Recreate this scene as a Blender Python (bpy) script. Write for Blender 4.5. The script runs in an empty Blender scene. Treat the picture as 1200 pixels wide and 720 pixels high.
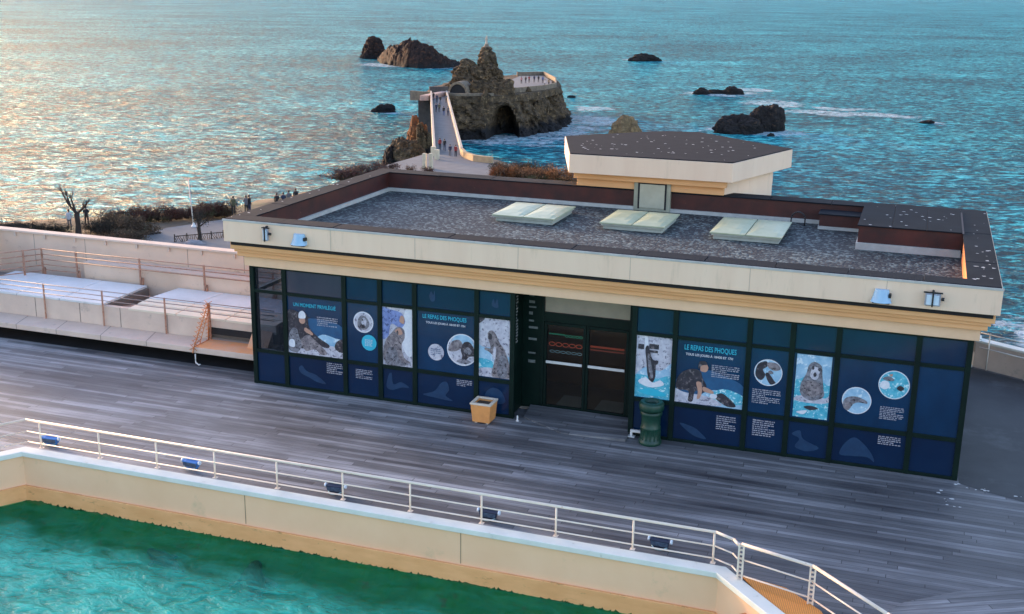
import bpy, bmesh, math, random
from mathutils import Vector, Matrix, noise
R = math.radians
random.seed(7)
SUNA, SUNE, EXPO = 66, 6.5, 2.62
scene = bpy.context.scene
col = scene.collection
# ------------------------------------------------------------------ camera
F = 1373.41
PITCH, ROLL, YAW = R(-15.3731), R(0.8818), R(19.1887)
CAM = Vector((13.55898, -21.59628, 8.67345))
fw = Vector((-math.sin(YAW)*math.cos(PITCH), math.cos(YAW)*math.cos(PITCH), math.sin(PITCH)))
rt = Vector((math.cos(YAW), math.sin(YAW), 0)); up = rt.cross(fw)
r2 = rt*math.cos(ROLL)+up*math.sin(ROLL); u2 = up*math.cos(ROLL)-rt*math.sin(ROLL)
cd = bpy.data.cameras.new('camera'); cam = bpy.data.objects.new('camera', cd); col.objects.link(cam)
cd.sensor_width = 36; cd.lens = F/1200*36; cd.clip_start = .1; cd.clip_end = 60000
cam.matrix_world = Matrix(((r2.x,u2.x,-fw.x,CAM.x),(r2.y,u2.y,-fw.y,CAM.y),(r2.z,u2.z,-fw.z,CAM.z),(0,0,0,1)))
scene.camera = cam
def _ray(x, y): return fw + r2*((x-600)/F) - u2*((y-360)/F)
def atz(x, y, z): d = _ray(x,y); return CAM + d*((z-CAM.z)/d.z)      # survey helper: photo measurement -> ground point
def aty(x, y, Y): d = _ray(x,y); return CAM + d*((Y-CAM.y)/d.y)
SEA = -25.0

# ------------------------------------------------------------------ materials
MATS = {}
def mat(name, c, c2=None, scale=4, rough=.7, bump=0., bscale=None, stretch=(1,1,1), metal=0, spec=.5, detail=5, mid=.5, c3=None, s3=1., t3=.62, w3=.05, world=False):
    """principled surface: two colours mixed by noise, optional third colour in blotches"""
    if name in MATS: return MATS[name]
    m = bpy.data.materials.new(name); m.use_nodes = True; nt = m.node_tree; N = nt.nodes; L = nt.links
    b = N['Principled BSDF']; b.inputs['Roughness'].default_value = rough; b.inputs['Metallic'].default_value = metal
    b.inputs['Specular IOR Level'].default_value = spec
    c = tuple(c)+(1,)
    if c2 is None: c2 = tuple(x*.82 for x in c[:3])
    c2 = tuple(c2)+(1,)
    tc = N.new('ShaderNodeTexCoord'); mp = N.new('ShaderNodeMapping'); L.new(tc.outputs['Object'], mp.inputs[0]); mp.inputs['Scale'].default_value = stretch
    n = N.new('ShaderNodeTexNoise'); n.inputs['Scale'].default_value = scale; n.inputs['Detail'].default_value = detail; n.inputs['Roughness'].default_value = .62
    L.new(mp.outputs[0], n.inputs['Vector'])
    mr = N.new('ShaderNodeMapRange'); mr.inputs[1].default_value = mid-.18; mr.inputs[2].default_value = mid+.18; L.new(n.outputs['Fac'], mr.inputs[0])
    mx = N.new('ShaderNodeMix'); mx.data_type = 'RGBA'; mx.inputs[6].default_value = c; mx.inputs[7].default_value = c2
    L.new(mr.outputs[0], mx.inputs[0]); out = mx.outputs[2]
    if c3 is not None:
        n3 = N.new('ShaderNodeTexNoise'); n3.inputs['Scale'].default_value = s3; n3.inputs['Detail'].default_value = 6; n3.inputs['Roughness'].default_value = .7
        L.new(mp.outputs[0], n3.inputs['Vector'])
        m3 = N.new('ShaderNodeMapRange'); m3.inputs[1].default_value = t3; m3.inputs[2].default_value = t3+w3; L.new(n3.outputs['Fac'], m3.inputs[0])
        x3 = N.new('ShaderNodeMix'); x3.data_type = 'RGBA'; L.new(out, x3.inputs[6]); x3.inputs[7].default_value = tuple(c3)+(1,)
        L.new(m3.outputs[0], x3.inputs[0]); out = x3.outputs[2]
    L.new(out, b.inputs['Base Color'])
    if bump:
        nb = N.new('ShaderNodeTexNoise'); nb.inputs['Scale'].default_value = bscale or scale*3; nb.inputs['Detail'].default_value = 6
        L.new(mp.outputs[0], nb.inputs['Vector'])
        bp = N.new('ShaderNodeBump'); bp.inputs['Strength'].default_value = min(1, bump*10); bp.inputs['Distance'].default_value = bump
        L.new(nb.outputs['Fac'], bp.inputs['Height']); L.new(bp.outputs[0], b.inputs['Normal'])
    MATS[name] = m
    return m

CREAM = mat('cream render', (.74,.66,.50), (.66,.58,.43), 1.2, .8, .004, 30, c3=(.55,.46,.33), s3=.9, t3=.62, w3=.2)
FASCIA = mat('pale fascia paint', (.82,.62,.45), (.77,.56,.40), .8, .75, .003, 40, stretch=(2.4,2.4,.35), c3=(.56,.42,.28), s3=2.2, t3=.57, w3=.3)
OCHRE = mat('ochre cornice paint', (.80,.44,.20), (.70,.36,.15), 2, .75, .003, 30, stretch=(.35,1,3), c3=(.42,.27,.13), s3=3, t3=.62, w3=.15)
PALEBAND = mat('cream cornice band', (.82,.56,.35), (.74,.49,.30), 2, .75, .002, 30)
GREEN = mat('dark green frame metal', (.004,.016,.012), (.002,.009,.008), 3, .4, 0, spec=.2)
RUST = mat('rust red parapet metal', (.075,.014,.009), (.028,.008,.007), 2.2, .6, .004, 12, c3=(.13,.05,.025), s3=9, t3=.66, w3=.06)
COPING = mat('dark weathered coping', (.012,.016,.022), (.007,.009,.013), 1.5, .8, .003, 9, spec=.12, stretch=(1,1,1), c3=(.14,.13,.14), s3=7, t3=.70, w3=.05)
UPSTAND = mat('grey white upstand', (.50,.50,.46), (.38,.38,.35), 4, .8)
LID = mat('pale green skylight dome', (.47,.50,.33), (.36,.40,.25), 2.5, .45, .002, 10, c3=(.30,.33,.20), s3=3, t3=.62, w3=.15)
LIDCURB = mat('weathered skylight curb', (.48,.50,.42), (.36,.38,.31), 4, .7)
HATCH = mat('grey green hatch paint', (.36,.36,.27), (.27,.27,.20), 3, .65)
ORANGE = mat('orange metal and sunlight', (.62,.22,.07), (.50,.16,.05), 4, .6, c3=(.30,.10,.04), s3=9, t3=.62, w3=.1)  # also carries painted sunlight on the pool ledge and parapet face
RAILP = mat('pale salmon rail paint', (.82,.70,.58), (.74,.60,.48), 5, .45, c3=(.42,.20,.10), s3=11, t3=.64, w3=.08)
RAILR = mat('rusty salmon rail paint', (.46,.27,.19), (.34,.17,.11), 6, .6, c3=(.26,.09,.04), s3=9, t3=.55, w3=.1)
RAILG = mat('white grey rail paint', (.66,.63,.56), (.55,.52,.46), 5, .5)
COPW = mat('pale pool coping', (.70,.72,.66), (.60,.63,.58), 2, .7, .003, 25, c3=(.45,.45,.38), s3=4, t3=.64, w3=.1)
POOLW = mat('cream pool wall', (.85,.55,.345), (.80,.50,.30), .9, .8, .004, 20, c3=(.55,.42,.25), s3=1.3, t3=.6, w3=.2)
POOLO = mat('ochre pool plinth', (.85,.44,.19), (.74,.36,.14), 3, .8, .004, 20, stretch=(.6,1,2), c3=(.26,.17,.05), s3=4, t3=.60, w3=.12)
ALGAE = mat('green algae', (.012,.075,.018), (.03,.11,.02), 2.2, .9, .01, 8, c3=(.10,.05,.012), s3=3, t3=.6, w3=.1)
POOLF = mat('turquoise pool floor', (.02,.62,.52), (.01,.42,.40), .9, .8, c3=(.20,.80,.68), s3=1.6, t3=.55, w3=.2)  # pale blotches imitate caustic light, painted into the floor colour
CONC = mat('light concrete', (.66,.53,.43), (.56,.44,.36), 1.6, .85, .004, 25, c3=(.33,.28,.24), s3=2.2, t3=.6, w3=.15)
CONCP = mat('pinkish rendered wall', (.74,.56,.43), (.64,.48,.37), 1.2, .85, .004, 20, c3=(.36,.24,.18), s3=2.6, t3=.62, w3=.14)
WHITESLAB = mat('white roof slab', (.70,.72,.72), (.58,.60,.60), 1.4, .6, .002, 20, c3=(.48,.48,.46), s3=2.2, t3=.62, w3=.14)
DARKGAP = mat('dark bitumen and opening shade', (.02,.02,.022), (.012,.012,.014), 3, .9)
JOINT = mat('joint sealant', (.18,.15,.13), None, 5, .9)
WOODEND = mat('interior floor', (.46,.36,.27), (.36,.28,.21), 2, .35)
DARKIN = mat('brown interior', (.26,.17,.11), (.18,.12,.08), 1, .8)
TERRA = mat('orange terracotta planter', (.78,.34,.10), (.62,.26,.08), 4, .8, .003, 30, c3=(.66,.52,.38), s3=5, t3=.62, w3=.1)
TERRAR = mat('pale planter rim', (.68,.60,.48), (.56,.48,.38), 6, .8)
SOIL = mat('dark soil', (.04,.03,.02), (.08,.06,.04), 20, .95, .01, 40)
BINM = mat('green cast bin', (.006,.055,.034), (.004,.034,.022), 5, .45, .003, 20)
NAVY = mat('navy lamp housing', (.008,.014,.04), (.02,.03,.06), 8, .4)
BLUEM = mat('sky sheen lamp housing', (.06,.24,.60), (.03,.14,.42), 9, .4)  # blue sky reflection on the navy housing painted in as base colour
LENS = mat('pale lamp lens', (.62,.72,.80), (.5,.6,.7), 6, .2)
HOOD = mat('pale blue lamp hood', (.36,.56,.72), (.28,.46,.62), 4, .4)
WHITEM = mat('white metal', (.72,.72,.70), (.62,.62,.6), 6, .5)
BLACKM = mat('black metal', (.015,.015,.017), None, 6, .5)
STEEL = mat('bright bar steel', (.72,.72,.70), None, 6, .3, metal=.6)
FOAMW = mat('bird dropping white', (.70,.70,.68), None, 6, .8)

def glass(name, tint, tr, rough=.06):
    m = bpy.data.materials.new(name); m.use_nodes = True; nt = m.node_tree; N = nt.nodes; L = nt.links
    N.remove(N['Principled BSDF']); o = N['Material Output']
    t = N.new('ShaderNodeBsdfTransparent'); t.inputs[0].default_value = tuple(tint)+(1,)
    g = N.new('ShaderNodeBsdfPrincipled'); g.inputs['Base Color'].default_value = (.012,.018,.024,1); g.inputs['Roughness'].default_value = rough
    g.inputs['Specular IOR Level'].default_value = .9
    mx = N.new('ShaderNodeMixShader'); mx.inputs[0].default_value = 1-tr
    L.new(t.outputs[0], mx.inputs[1]); L.new(g.outputs[0], mx.inputs[2]); L.new(mx.outputs[0], o.inputs[0])
    return m
GLASSD = glass('door glass', (.85,.80,.72), .8)
GLASSC = glass('clear side glass', (.82,.88,.95), .72)

def film(name, c, c2, rough=.18):
    return mat(name, c, c2, .9, rough, .0008, 2.2, spec=.5, stretch=(1,1,.6))
FILM = film('navy window film', (.004,.040,.105), (.002,.022,.062))
FILMU = film('blue upper glass', (.003,.026,.070), (.002,.016,.045), .10)
FILML = film('deep blue lower film', (.002,.020,.062), (.0015,.012,.042))
FILMG = film('smoky upper glass', (.05,.05,.075), (.03,.035,.06), .10)
# picture inks
def ink(name, c, c2=None, s=9, c3=None): return mat('ink '+name, c, c2, s, .4, c3=c3, s3=s*1.4, t3=.56, w3=.04, detail=6)
I_WHITE = ink('white', (.74,.76,.80), (.60,.63,.70), 14)
I_CYAN = ink('cyan', (.03,.46,.62), (.03,.42,.58))
I_SKY = ink('pale blue', (.40,.60,.74), (.20,.40,.58), 5, (.60,.72,.80))
I_WATER = ink('aqua', (.02,.32,.46), (.14,.52,.64), 9, (.55,.78,.82))
I_DEEP = ink('deep blue', (.02,.11,.24), (.015,.07,.17), 4)
I_GREY = ink('seal grey', (.08,.08,.10), (.30,.30,.34), 12, (.02,.02,.03))
I_DARK = ink('dark', (.014,.013,.022), (.05,.045,.06), 9, (.16,.14,.15))
I_MOTT = ink('mottled fur', (.34,.30,.31), (.09,.08,.10), 11, (.02,.018,.025))
I_SNOW = ink('pale rock', (.62,.62,.68), (.38,.38,.46), 8, (.16,.16,.22))
I_SKIN = ink('skin', (.52,.30,.22), (.42,.24,.18))
I_BLUE = ink('blue cloth', (.28,.36,.66), (.10,.15,.36), 8, (.05,.07,.18))
I_SHADE = ink('silhouette blue', (.010,.048,.115), (.004,.026,.075), 5)
I_RED = ink('red', (.70,.10,.04)); I_GREENS = ink('green', (.03,.30,.16)); I_PALEG = ink('grey green', (.20,.30,.30))

def deck_mat(name, rot=0., tint=(1,1,1)):
    m = bpy.data.materials.new(name); m.use_nodes = True; nt = m.node_tree; N = nt.nodes; L = nt.links
    b = N['Principled BSDF']
    def math_(op, a, bb=None, clamp=False):
        n = N.new('ShaderNodeMath'); n.operation = op; n.use_clamp = clamp
        for i, v in enumerate((a, bb)):
            if v is None: continue
            if isinstance(v, (int, float)): n.inputs[i].default_value = v
            else: L.new(v, n.inputs[i])
        return n.outputs[0]
    tc = N.new('ShaderNodeTexCoord'); mp = N.new('ShaderNodeMapping'); mp.inputs['Rotation'].default_value[2] = rot
    L.new(tc.outputs['Object'], mp.inputs[0]); sp = N.new('ShaderNodeSeparateXYZ'); L.new(mp.outputs[0], sp.inputs[0])
    W = .118
    v = math_('DIVIDE', sp.outputs['Y'], W); row = math_('FLOOR', v); fr = math_('FRACT', v)
    wn = N.new('ShaderNodeTexWhiteNoise'); wn.noise_dimensions = '1D'; L.new(row, wn.inputs['W'])
    xo = math_('ADD', math_('DIVIDE', sp.outputs['X'], 2.6), math_('MULTIPLY', wn.outputs['Value'], 7.3))
    seg = math_('FLOOR', xo); sf = math_('FRACT', xo)
    cb = N.new('ShaderNodeCombineXYZ'); L.new(seg, cb.inputs[0]); L.new(row, cb.inputs[1])
    w2 = N.new('ShaderNodeTexWhiteNoise'); w2.noise_dimensions = '3D'; L.new(cb.outputs[0], w2.inputs['Vector'])
    # grain, streaks, patches
    def nz(sc, st, det=5):
        q = N.new('ShaderNodeMapping'); q.inputs['Scale'].default_value = st; L.new(mp.outputs[0], q.inputs[0])
        n = N.new('ShaderNodeTexNoise'); n.inputs['Scale'].default_value = sc; n.inputs['Detail'].default_value = det; n.inputs['Roughness'].default_value = .65
        L.new(q.outputs[0], n.inputs['Vector']); return n.outputs['Fac']
    streak = nz(1.0, (.22,3.2,1)); grain = nz(6, (.5,10,1)); patch = nz(.35, (1,1,1), 3)
    f = math_('ADD', math_('MULTIPLY', w2.outputs['Value'], .27), math_('MULTIPLY', streak, 1.15))
    f = math_('ADD', f, math_('MULTIPLY', grain, .45)); f = math_('ADD', f, math_('MULTIPLY', patch, .55))
    f = math_('ADD', f, math_('MULTIPLY', nz(1.0, (.07,1.1,1), 4), .9)); f = math_('MULTIPLY', math_('SUBTRACT', f, 1.25, True), 1.15); right_shade = math_('MULTIPLY', math_('ADD', math_('MULTIPLY', math_('SUBTRACT', sp.outputs['X'], 2.0), .035), math_('MULTIPLY', math_('SUBTRACT', nz(.30, (.5,1.2,1), 4), .5), .9)), .6, True); f = math_('MULTIPLY', f, math_('SUBTRACT', 1.0, right_shade))  # shade painted in: boards darken towards the right end, with random blotches
    rp = N.new('ShaderNodeValToRGB'); e = rp.color_ramp.elements
    e[0].position = .0; e[0].color = (.026*tint[0],.026*tint[1],.032*tint[2],1); e[1].position = 1; e[1].color = (.45*tint[0],.455*tint[1],.47*tint[2],1)
    k = rp.color_ramp.elements.new(.42); k.color = (.124*tint[0],.126*tint[1],.132*tint[2],1)
    L.new(f, rp.inputs[0])
    gap = math_('GREATER_THAN', math_('ABSOLUTE', math_('SUBTRACT', fr, .5)), .465)
    gx = math_('GREATER_THAN', math_('ABSOLUTE', math_('SUBTRACT', sf, .5)), .4975)
    g = math_('MAXIMUM', gap, gx)
    mx = N.new('ShaderNodeMix'); mx.data_type = 'RGBA'; L.new(math_('MULTIPLY', g, .8), mx.inputs[0]); L.new(rp.outputs[0], mx.inputs[6]); mx.inputs[7].default_value = (.018,.018,.022,1)
    L.new(mx.outputs[2], b.inputs['Base Color'])
    rr = N.new('ShaderNodeMapRange'); rr.inputs[3].default_value = .42; rr.inputs[4].default_value = .8; L.new(streak, rr.inputs[0]); L.new(rr.outputs[0], b.inputs['Roughness'])
    bp = N.new('ShaderNodeBump'); bp.inputs['Distance'].default_value = .006; bp.inputs['Strength'].default_value = .8
    hh = math_('SUBTRACT', math_('MULTIPLY', grain, .5), g); L.new(hh, bp.inputs['Height']); L.new(bp.outputs[0], b.inputs['Normal'])
    return m
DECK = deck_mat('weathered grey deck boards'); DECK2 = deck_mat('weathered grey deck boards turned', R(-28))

def gravel_mat():
    m = bpy.data.materials.new('grey roof gravel'); m.use_nodes = True; nt = m.node_tree; N = nt.nodes; L = nt.links; b = N['Principled BSDF']
    tc = N.new('ShaderNodeTexCoord')
    v = N.new('ShaderNodeTexVoronoi'); v.inputs['Scale'].default_value = 17; L.new(tc.outputs['Object'], v.inputs['Vector'])
    sep = N.new('ShaderNodeSeparateColor'); L.new(v.outputs['Color'], sep.inputs[0])
    n = N.new('ShaderNodeTexNoise'); n.inputs['Scale'].default_value = 1.3; n.inputs['Detail'].default_value = 5; L.new(tc.outputs['Object'], n.inputs['Vector'])
    ad = N.new('ShaderNodeMath'); ad.operation = 'MULTIPLY_ADD'; L.new(n.outputs['Fac'], ad.inputs[0]); ad.inputs[1].default_value = .7; ad.inputs[2].default_value = -.33
    a2 = N.new('ShaderNodeMath'); a2.operation = 'ADD'; L.new(ad.outputs[0], a2.inputs[0]); L.new(sep.outputs[0], a2.inputs[1])
    rp = N.new('ShaderNodeValToRGB'); e = rp.color_ramp.elements; e[0].color = (.012,.015,.020,1); e[0].position = .2; e[1].color = (.155,.195,.185,1)
    k = e.new(.64); k.color = (.020,.030,.035,1); L.new(a2.outputs[0], rp.inputs[0]); L.new(rp.outputs[0], b.inputs['Base Color']); b.inputs['Roughness'].default_value = .8
    bp = N.new('ShaderNodeBump'); bp.invert = True; bp.inputs['Distance'].default_value = .014; bp.inputs['Strength'].default_value = 1; L.new(v.outputs['Distance'], bp.inputs['Height']); L.new(bp.outputs[0], b.inputs['Normal'])
    return m
GRAVEL = gravel_mat()

def rock_mat(name, c, c2, c3, wet=SEA+2.2, sc=.8):
    m = mat(name, c, c2, sc, .9, .45, sc*2.6, c3=c3, s3=sc*1.1, t3=.56, w3=.10, stretch=(1,1,1.5), detail=7, spec=.2)
    nt = m.node_tree; N = nt.nodes; L = nt.links; b = N['Principled BSDF']
    src = b.inputs['Base Color'].links[0].from_socket
    g = N.new('ShaderNodeNewGeometry'); s = N.new('ShaderNodeSeparateXYZ'); L.new(g.outputs['Position'], s.inputs[0])
    n = N.new('ShaderNodeTexNoise'); n.inputs['Scale'].default_value = .5; L.new(g.outputs['Position'], n.inputs['Vector'])
    a = N.new('ShaderNodeMath'); a.operation = 'MULTIPLY_ADD'; L.new(n.outputs['Fac'], a.inputs[0]); a.inputs[1].default_value = -3.5; L.new(s.outputs['Z'], a.inputs[2])
    r = N.new('ShaderNodeMapRange'); r.inputs[1].default_value = wet-2.2; r.inputs[2].default_value = wet-.9; L.new(a.outputs[0], r.inputs[0])
    mx = N.new('ShaderNodeMix'); mx.data_type = 'RGBA'; mx.inputs[6].default_value = (.018,.017,.018,1); L.new(src, mx.inputs[7]); L.new(r.outputs[0], mx.inputs[0])
    L.new(mx.outputs[2], b.inputs['Base Color'])
    return m
ROCKM = rock_mat('brown sea rock', (.15,.100,.056), (.026,.021,.016), (.27,.18,.095))
ROCKD = rock_mat('dark wet rock', (.035,.029,.027), (.010,.009,.010), (.085,.052,.034), wet=SEA+1.2, sc=.7)
ROCKF = rock_mat('reddish dark rock', (.040,.022,.017), (.009,.008,.009), (.11,.045,.024), wet=SEA+1.5, sc=.5)
ROCKR = rock_mat('sunlit orange rock', (.30,.12,.045), (.07,.035,.025), (.42,.19,.07), wet=SEA+.8, sc=.9)  # warm sunlight on the rock is put into its orange colour
ROCKO = rock_mat('tan sea rock', (.30,.20,.10), (.11,.075,.045), (.40,.26,.12), wet=SEA+1.0, sc=.8)
MASON = mat('stone masonry', (.24,.19,.13), (.13,.10,.075), 1.4, .9, .08, 4, c3=(.34,.27,.18), s3=.9, t3=.6, w3=.1)
STONEP = mat('pale parapet stone', (.50,.42,.33), (.38,.31,.25), 1.2, .85)
PAVE = mat('pale promenade paving', (.145,.15,.155), (.105,.11,.115), .6, .85)
EARTH = mat('cliff earth', (.13,.09,.055), (.07,.055,.035), .25, .95, .2, 1.2, c3=(.06,.075,.03), s3=.12, t3=.52, w3=.1)

def sea_mat(foam):
    m = bpy.data.materials.new('sea water'); m.use_nodes = True; nt = m.node_tree; N = nt.nodes; L = nt.links; b = N['Principled BSDF']
    def mth(op, a, bb=None, c=None, clamp=False):
        n = N.new('ShaderNodeMath'); n.operation = op; n.use_clamp = clamp
        for i, v in enumerate((a, bb, c)):
            if v is None: continue
            if isinstance(v, (int, float)): n.inputs[i].default_value = v
            else: L.new(v, n.inputs[i])
        return n.outputs[0]
    g = N.new('ShaderNodeNewGeometry'); P = g.outputs['Position']
    def nz(sc, st=(1,1,1), det=4, rot=0, rough=.6, dist=0.):
        q0 = N.new('ShaderNodeMapping'); q0.inputs['Rotation'].default_value[2] = rot; L.new(P, q0.inputs[0])
        q = N.new('ShaderNodeMapping'); q.inputs['Scale'].default_value = st; L.new(q0.outputs[0], q.inputs[0])
        n = N.new('ShaderNodeTexNoise'); n.inputs['Scale'].default_value = sc; n.inputs['Detail'].default_value = det; n.inputs['Roughness'].default_value = rough
        n.inputs['Distortion'].default_value = dist
        L.new(q.outputs[0], n.inputs['Vector']); return n.outputs['Fac']
    swell = nz(.04, (.6,1.6,1), 3, R(-15)); chop = nz(.19, (.8,1.4,1), 6, R(-22), .70, .7); rip = nz(.8, (.8,1.2,1), 4, R(-14), .65, .4)
    h = mth('ADD', mth('MULTIPLY', swell, SW[0]), mth('ADD', mth('MULTIPLY', chop, SW[1]), mth('MULTIPLY', rip, SW[2])))
    bp = N.new('ShaderNodeBump'); bp.inputs['Distance'].default_value = 1.0; bp.inputs['Strength'].default_value = 1.0; L.new(h, bp.inputs['Height']); L.new(bp.outputs[0], b.inputs['Normal'])
    # body colour: teal with broad patches; wave highlights and dark troughs painted in
    pat = nz(.012, (1,1.8,1), 4, R(-20), .6)
    rp = N.new('ShaderNodeValToRGB'); e = rp.color_ramp.elements
    e[0].position = .44; e[0].color = (.0,.035,.075,1); e[1].position = .58; e[1].color = (.09,.68,.76,1); k = e.new(.515); k.color = (.0,.165,.24,1)
    L.new(mth('ADD', mth('MULTIPLY', nz(.55, (.8,1.4,1), 4, R(-20), .7, .6), .62), mth('ADD', mth('MULTIPLY', chop, .22), mth('MULTIPLY', pat, .16))), rp.inputs[0])
    # foam
    sep = N.new('ShaderNodeSeparateXYZ'); L.new(P, sep.inputs[0])
    wn_ = N.new('ShaderNodeTexNoise'); wn_.inputs['Scale'].default_value = .07; wn_.inputs['Detail'].default_value = 4; L.new(P, wn_.inputs['Vector'])
    sb_ = N.new('ShaderNodeVectorMath'); sb_.operation = 'MULTIPLY_ADD'; L.new(wn_.outputs['Color'], sb_.inputs[0]); sb_.inputs[1].default_value = (22,22,0); sb_.inputs[2].default_value = (-11,-11,0)
    ad_ = N.new('ShaderNodeVectorMath'); ad_.operation = 'ADD'; L.new(P, ad_.inputs[0]); L.new(sb_.outputs[0], ad_.inputs[1]); PW = ad_.outputs[0]
    fm = None
    for (x, y, rx, ry, w) in foam:
        q = N.new('ShaderNodeMapping'); q.vector_type = 'TEXTURE'; q.inputs['Location'].default_value = (x, y, SEA); q.inputs['Scale'].default_value = (rx, ry, 1)
        L.new(PW, q.inputs[0]); ln = N.new('ShaderNodeVectorMath'); ln.operation = 'LENGTH'; L.new(q.outputs[0], ln.inputs[0])
        r = N.new('ShaderNodeMapRange'); r.inputs[1].default_value = 1.0; r.inputs[2].default_value = 1.0+w; r.inputs[3].default_value = 1; r.inputs[4].default_value = 0; L.new(ln.outputs['Value'], r.inputs[0])
        fm = r.outputs[0] if fm is None else mth('MAXIMUM', fm, r.outputs[0])
    fn = nz(.5, (.8,1.4,1), 6, R(-20), .75, 1.4)
    near = mth('MULTIPLY', mth('SUBTRACT', mth('ADD', mth('MULTIPLY', fm, .30), fn), .74), 9, None, True)
    caps = mth('MULTIPLY', mth('SUBTRACT', mth('ADD', mth('MULTIPLY', pat, .35), nz(.10, (.6,2.6,1), 6, R(-12), .72, .8)), .835), 9, None, True)
    fo = mth('MAXIMUM', near, mth('MULTIPLY', caps, .6))
    mx = N.new('ShaderNodeMix'); mx.data_type = 'RGBA'; L.new(fo, mx.inputs[0]); L.new(rp.outputs[0], mx.inputs[6]); mx.inputs[7].default_value = (.62,.72,.76,1)
    L.new(mx.outputs[2], b.inputs['Base Color'])
    df = N.new('ShaderNodeBsdfDiffuse'); L.new(mx.outputs[2], df.inputs[0]); L.new(bp.outputs[0], df.inputs['Normal'])
    gl = N.new('ShaderNodeBsdfGlossy'); gl.inputs['Roughness'].default_value = .14; gl.inputs['Color'].default_value = (.80,.97,1,1); L.new(bp.outputs[0], gl.inputs['Normal'])
    fr = N.new('ShaderNodeFresnel'); fr.inputs['IOR'].default_value = 1.333; L.new(bp.outputs[0], fr.inputs['Normal'])
    ff = mth('MULTIPLY', mth('MINIMUM', mth('MULTIPLY', fr.outputs[0], GLOSSK), .17), mth('SUBTRACT', 1.0, mth('MULTIPLY', fo, .8)))
    ms = N.new('ShaderNodeMixShader'); L.new(ff, ms.inputs[0]); L.new(df.outputs[0], ms.inputs[1]); L.new(gl.outputs[0], ms.inputs[2])
    L.new(ms.outputs[0], N['Material Output'].inputs[0])
    return m
SW = (3.0, 3.6, 1.7); GLOSSK = .60

# ------------------------------------------------------------------ mesh helpers
ORG = {}
class MB:
    def __init__(s): s.v = []; s.f = []; s.m = []; s.sm = []
    def add(s, vs, fs, m=0, smooth=False):
        o = len(s.v); s.v += [Vector(v) for v in vs]
        for f in fs: s.f.append([o+i for i in f]); s.m.append(m); s.sm.append(smooth)
        return s
    def box(s, x0, x1, y0, y1, z0, z1, m=0):
        return s.add([(x0,y0,z0),(x1,y0,z0),(x1,y1,z0),(x0,y1,z0),(x0,y0,z1),(x1,y0,z1),(x1,y1,z1),(x0,y1,z1)],
                     [(0,3,2,1),(4,5,6,7),(0,1,5,4),(1,2,6,5),(2,3,7,6),(3,0,4,7)], m)
    def prism(s, poly, z0, z1, m=0):          # poly anticlockwise seen from above
        n = len(poly); a = sum(poly[i][0]*poly[(i+1)%n][1]-poly[(i+1)%n][0]*poly[i][1] for i in range(n))
        if a < 0: poly = poly[::-1]
        vs = [(p[0],p[1],z0) for p in poly]+[(p[0],p[1],z1) for p in poly]
        return s.add(vs, [tuple(range(n))[::-1], tuple(range(n,2*n))]+[(i,(i+1)%n,n+(i+1)%n,n+i) for i in range(n)], m)
    def tube(s, p, q, r, r2=None, n=8, m=0, cap=True, smooth=True):
        p = Vector(p); q = Vector(q); r2 = r if r2 is None else r2; d = (q-p).normalized()
        a = d.orthogonal().normalized(); b = d.cross(a)
        vs = [p+(a*math.cos(t)+b*math.sin(t))*r for t in [2*math.pi*i/n for i in range(n)]]+[q+(a*math.cos(t)+b*math.sin(t))*r2 for t in [2*math.pi*i/n for i in range(n)]]
        s.add(vs, [(i,(i+1)%n,n+(i+1)%n,n+i) for i in range(n)], m, smooth)
        if cap: o = len(s.v)-2*n; s.f += [[o+i for i in range(n)][::-1], [o+n+i for i in range(n)]]; s.m += [m,m]; s.sm += [False,False]
        return s
    def path(s, pts, r, n=8, m=0):
        for a, b in zip(pts, pts[1:]): s.tube(a, b, r, n=n, m=m)
        return s
    def beam(s, p, q, w, h, m=0):             # box section between two points
        p = Vector(p); q = Vector(q); d = (q-p).normalized(); side = d.cross(Vector((0,0,1)))
        side = side.normalized() if side.length > 1e-4 else Vector((1,0,0)); u = side.cross(d)
        vs = [e+side*sx*w/2+u*sz*h/2 for e in (p, q) for sx, sz in ((-1,-1),(1,-1),(1,1),(-1,1))]
        return s.add(vs, [(0,1,2,3),(7,6,5,4),(0,4,5,1),(1,5,6,2),(2,6,7,3),(3,7,4,0)], m)
    def lathe(s, c, prof, n=24, m=0, smooth=True):
        vs = [(c[0]+r*math.cos(2*math.pi*i/n), c[1]+r*math.sin(2*math.pi*i/n), c[2]+z) for r, z in prof for i in range(n)]
        fs = [(j*n+i, j*n+(i+1)%n, (j+1)*n+(i+1)%n, (j+1)*n+i) for j in range(len(prof)-1) for i in range(n)]
        s.add(vs, fs, m, smooth)
        s.add([vs[i] for i in range(n)], [tuple(range(n))[::-1]], m); s.add([vs[(len(prof)-1)*n+i] for i in range(n)], [tuple(range(n))], m)
        return s
    def build(s, name, mats, parent=None, bevel=0):
        me = bpy.data.meshes.new(name); o0 = ORG.get(parent.name, Vector()) if parent else Vector()
        me.from_pydata([v-o0 for v in s.v], [], s.f)
        if not isinstance(mats, (list, tuple)): mats = [mats]
        for m in mats: me.materials.append(m)
        for i, p in enumerate(me.polygons): p.material_index = s.m[i]; p.use_smooth = s.sm[i]
        me.update()
        o = bpy.data.objects.new(name, me); col.objects.link(o)
        if parent: o.parent = parent; ORG[o.name] = o0
        if bevel:
            bv = o.modifiers.new('bevel', 'BEVEL'); bv.width = bevel; bv.segments = 2; bv.limit_method = 'ANGLE'
        return o
def tag(o, label=None, cat=None, group=None, kind=None):
    if label: o['label'] = label
    if cat: o['category'] = cat
    if group: o['group'] = group
    if kind: o['kind'] = kind
    return o
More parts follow.
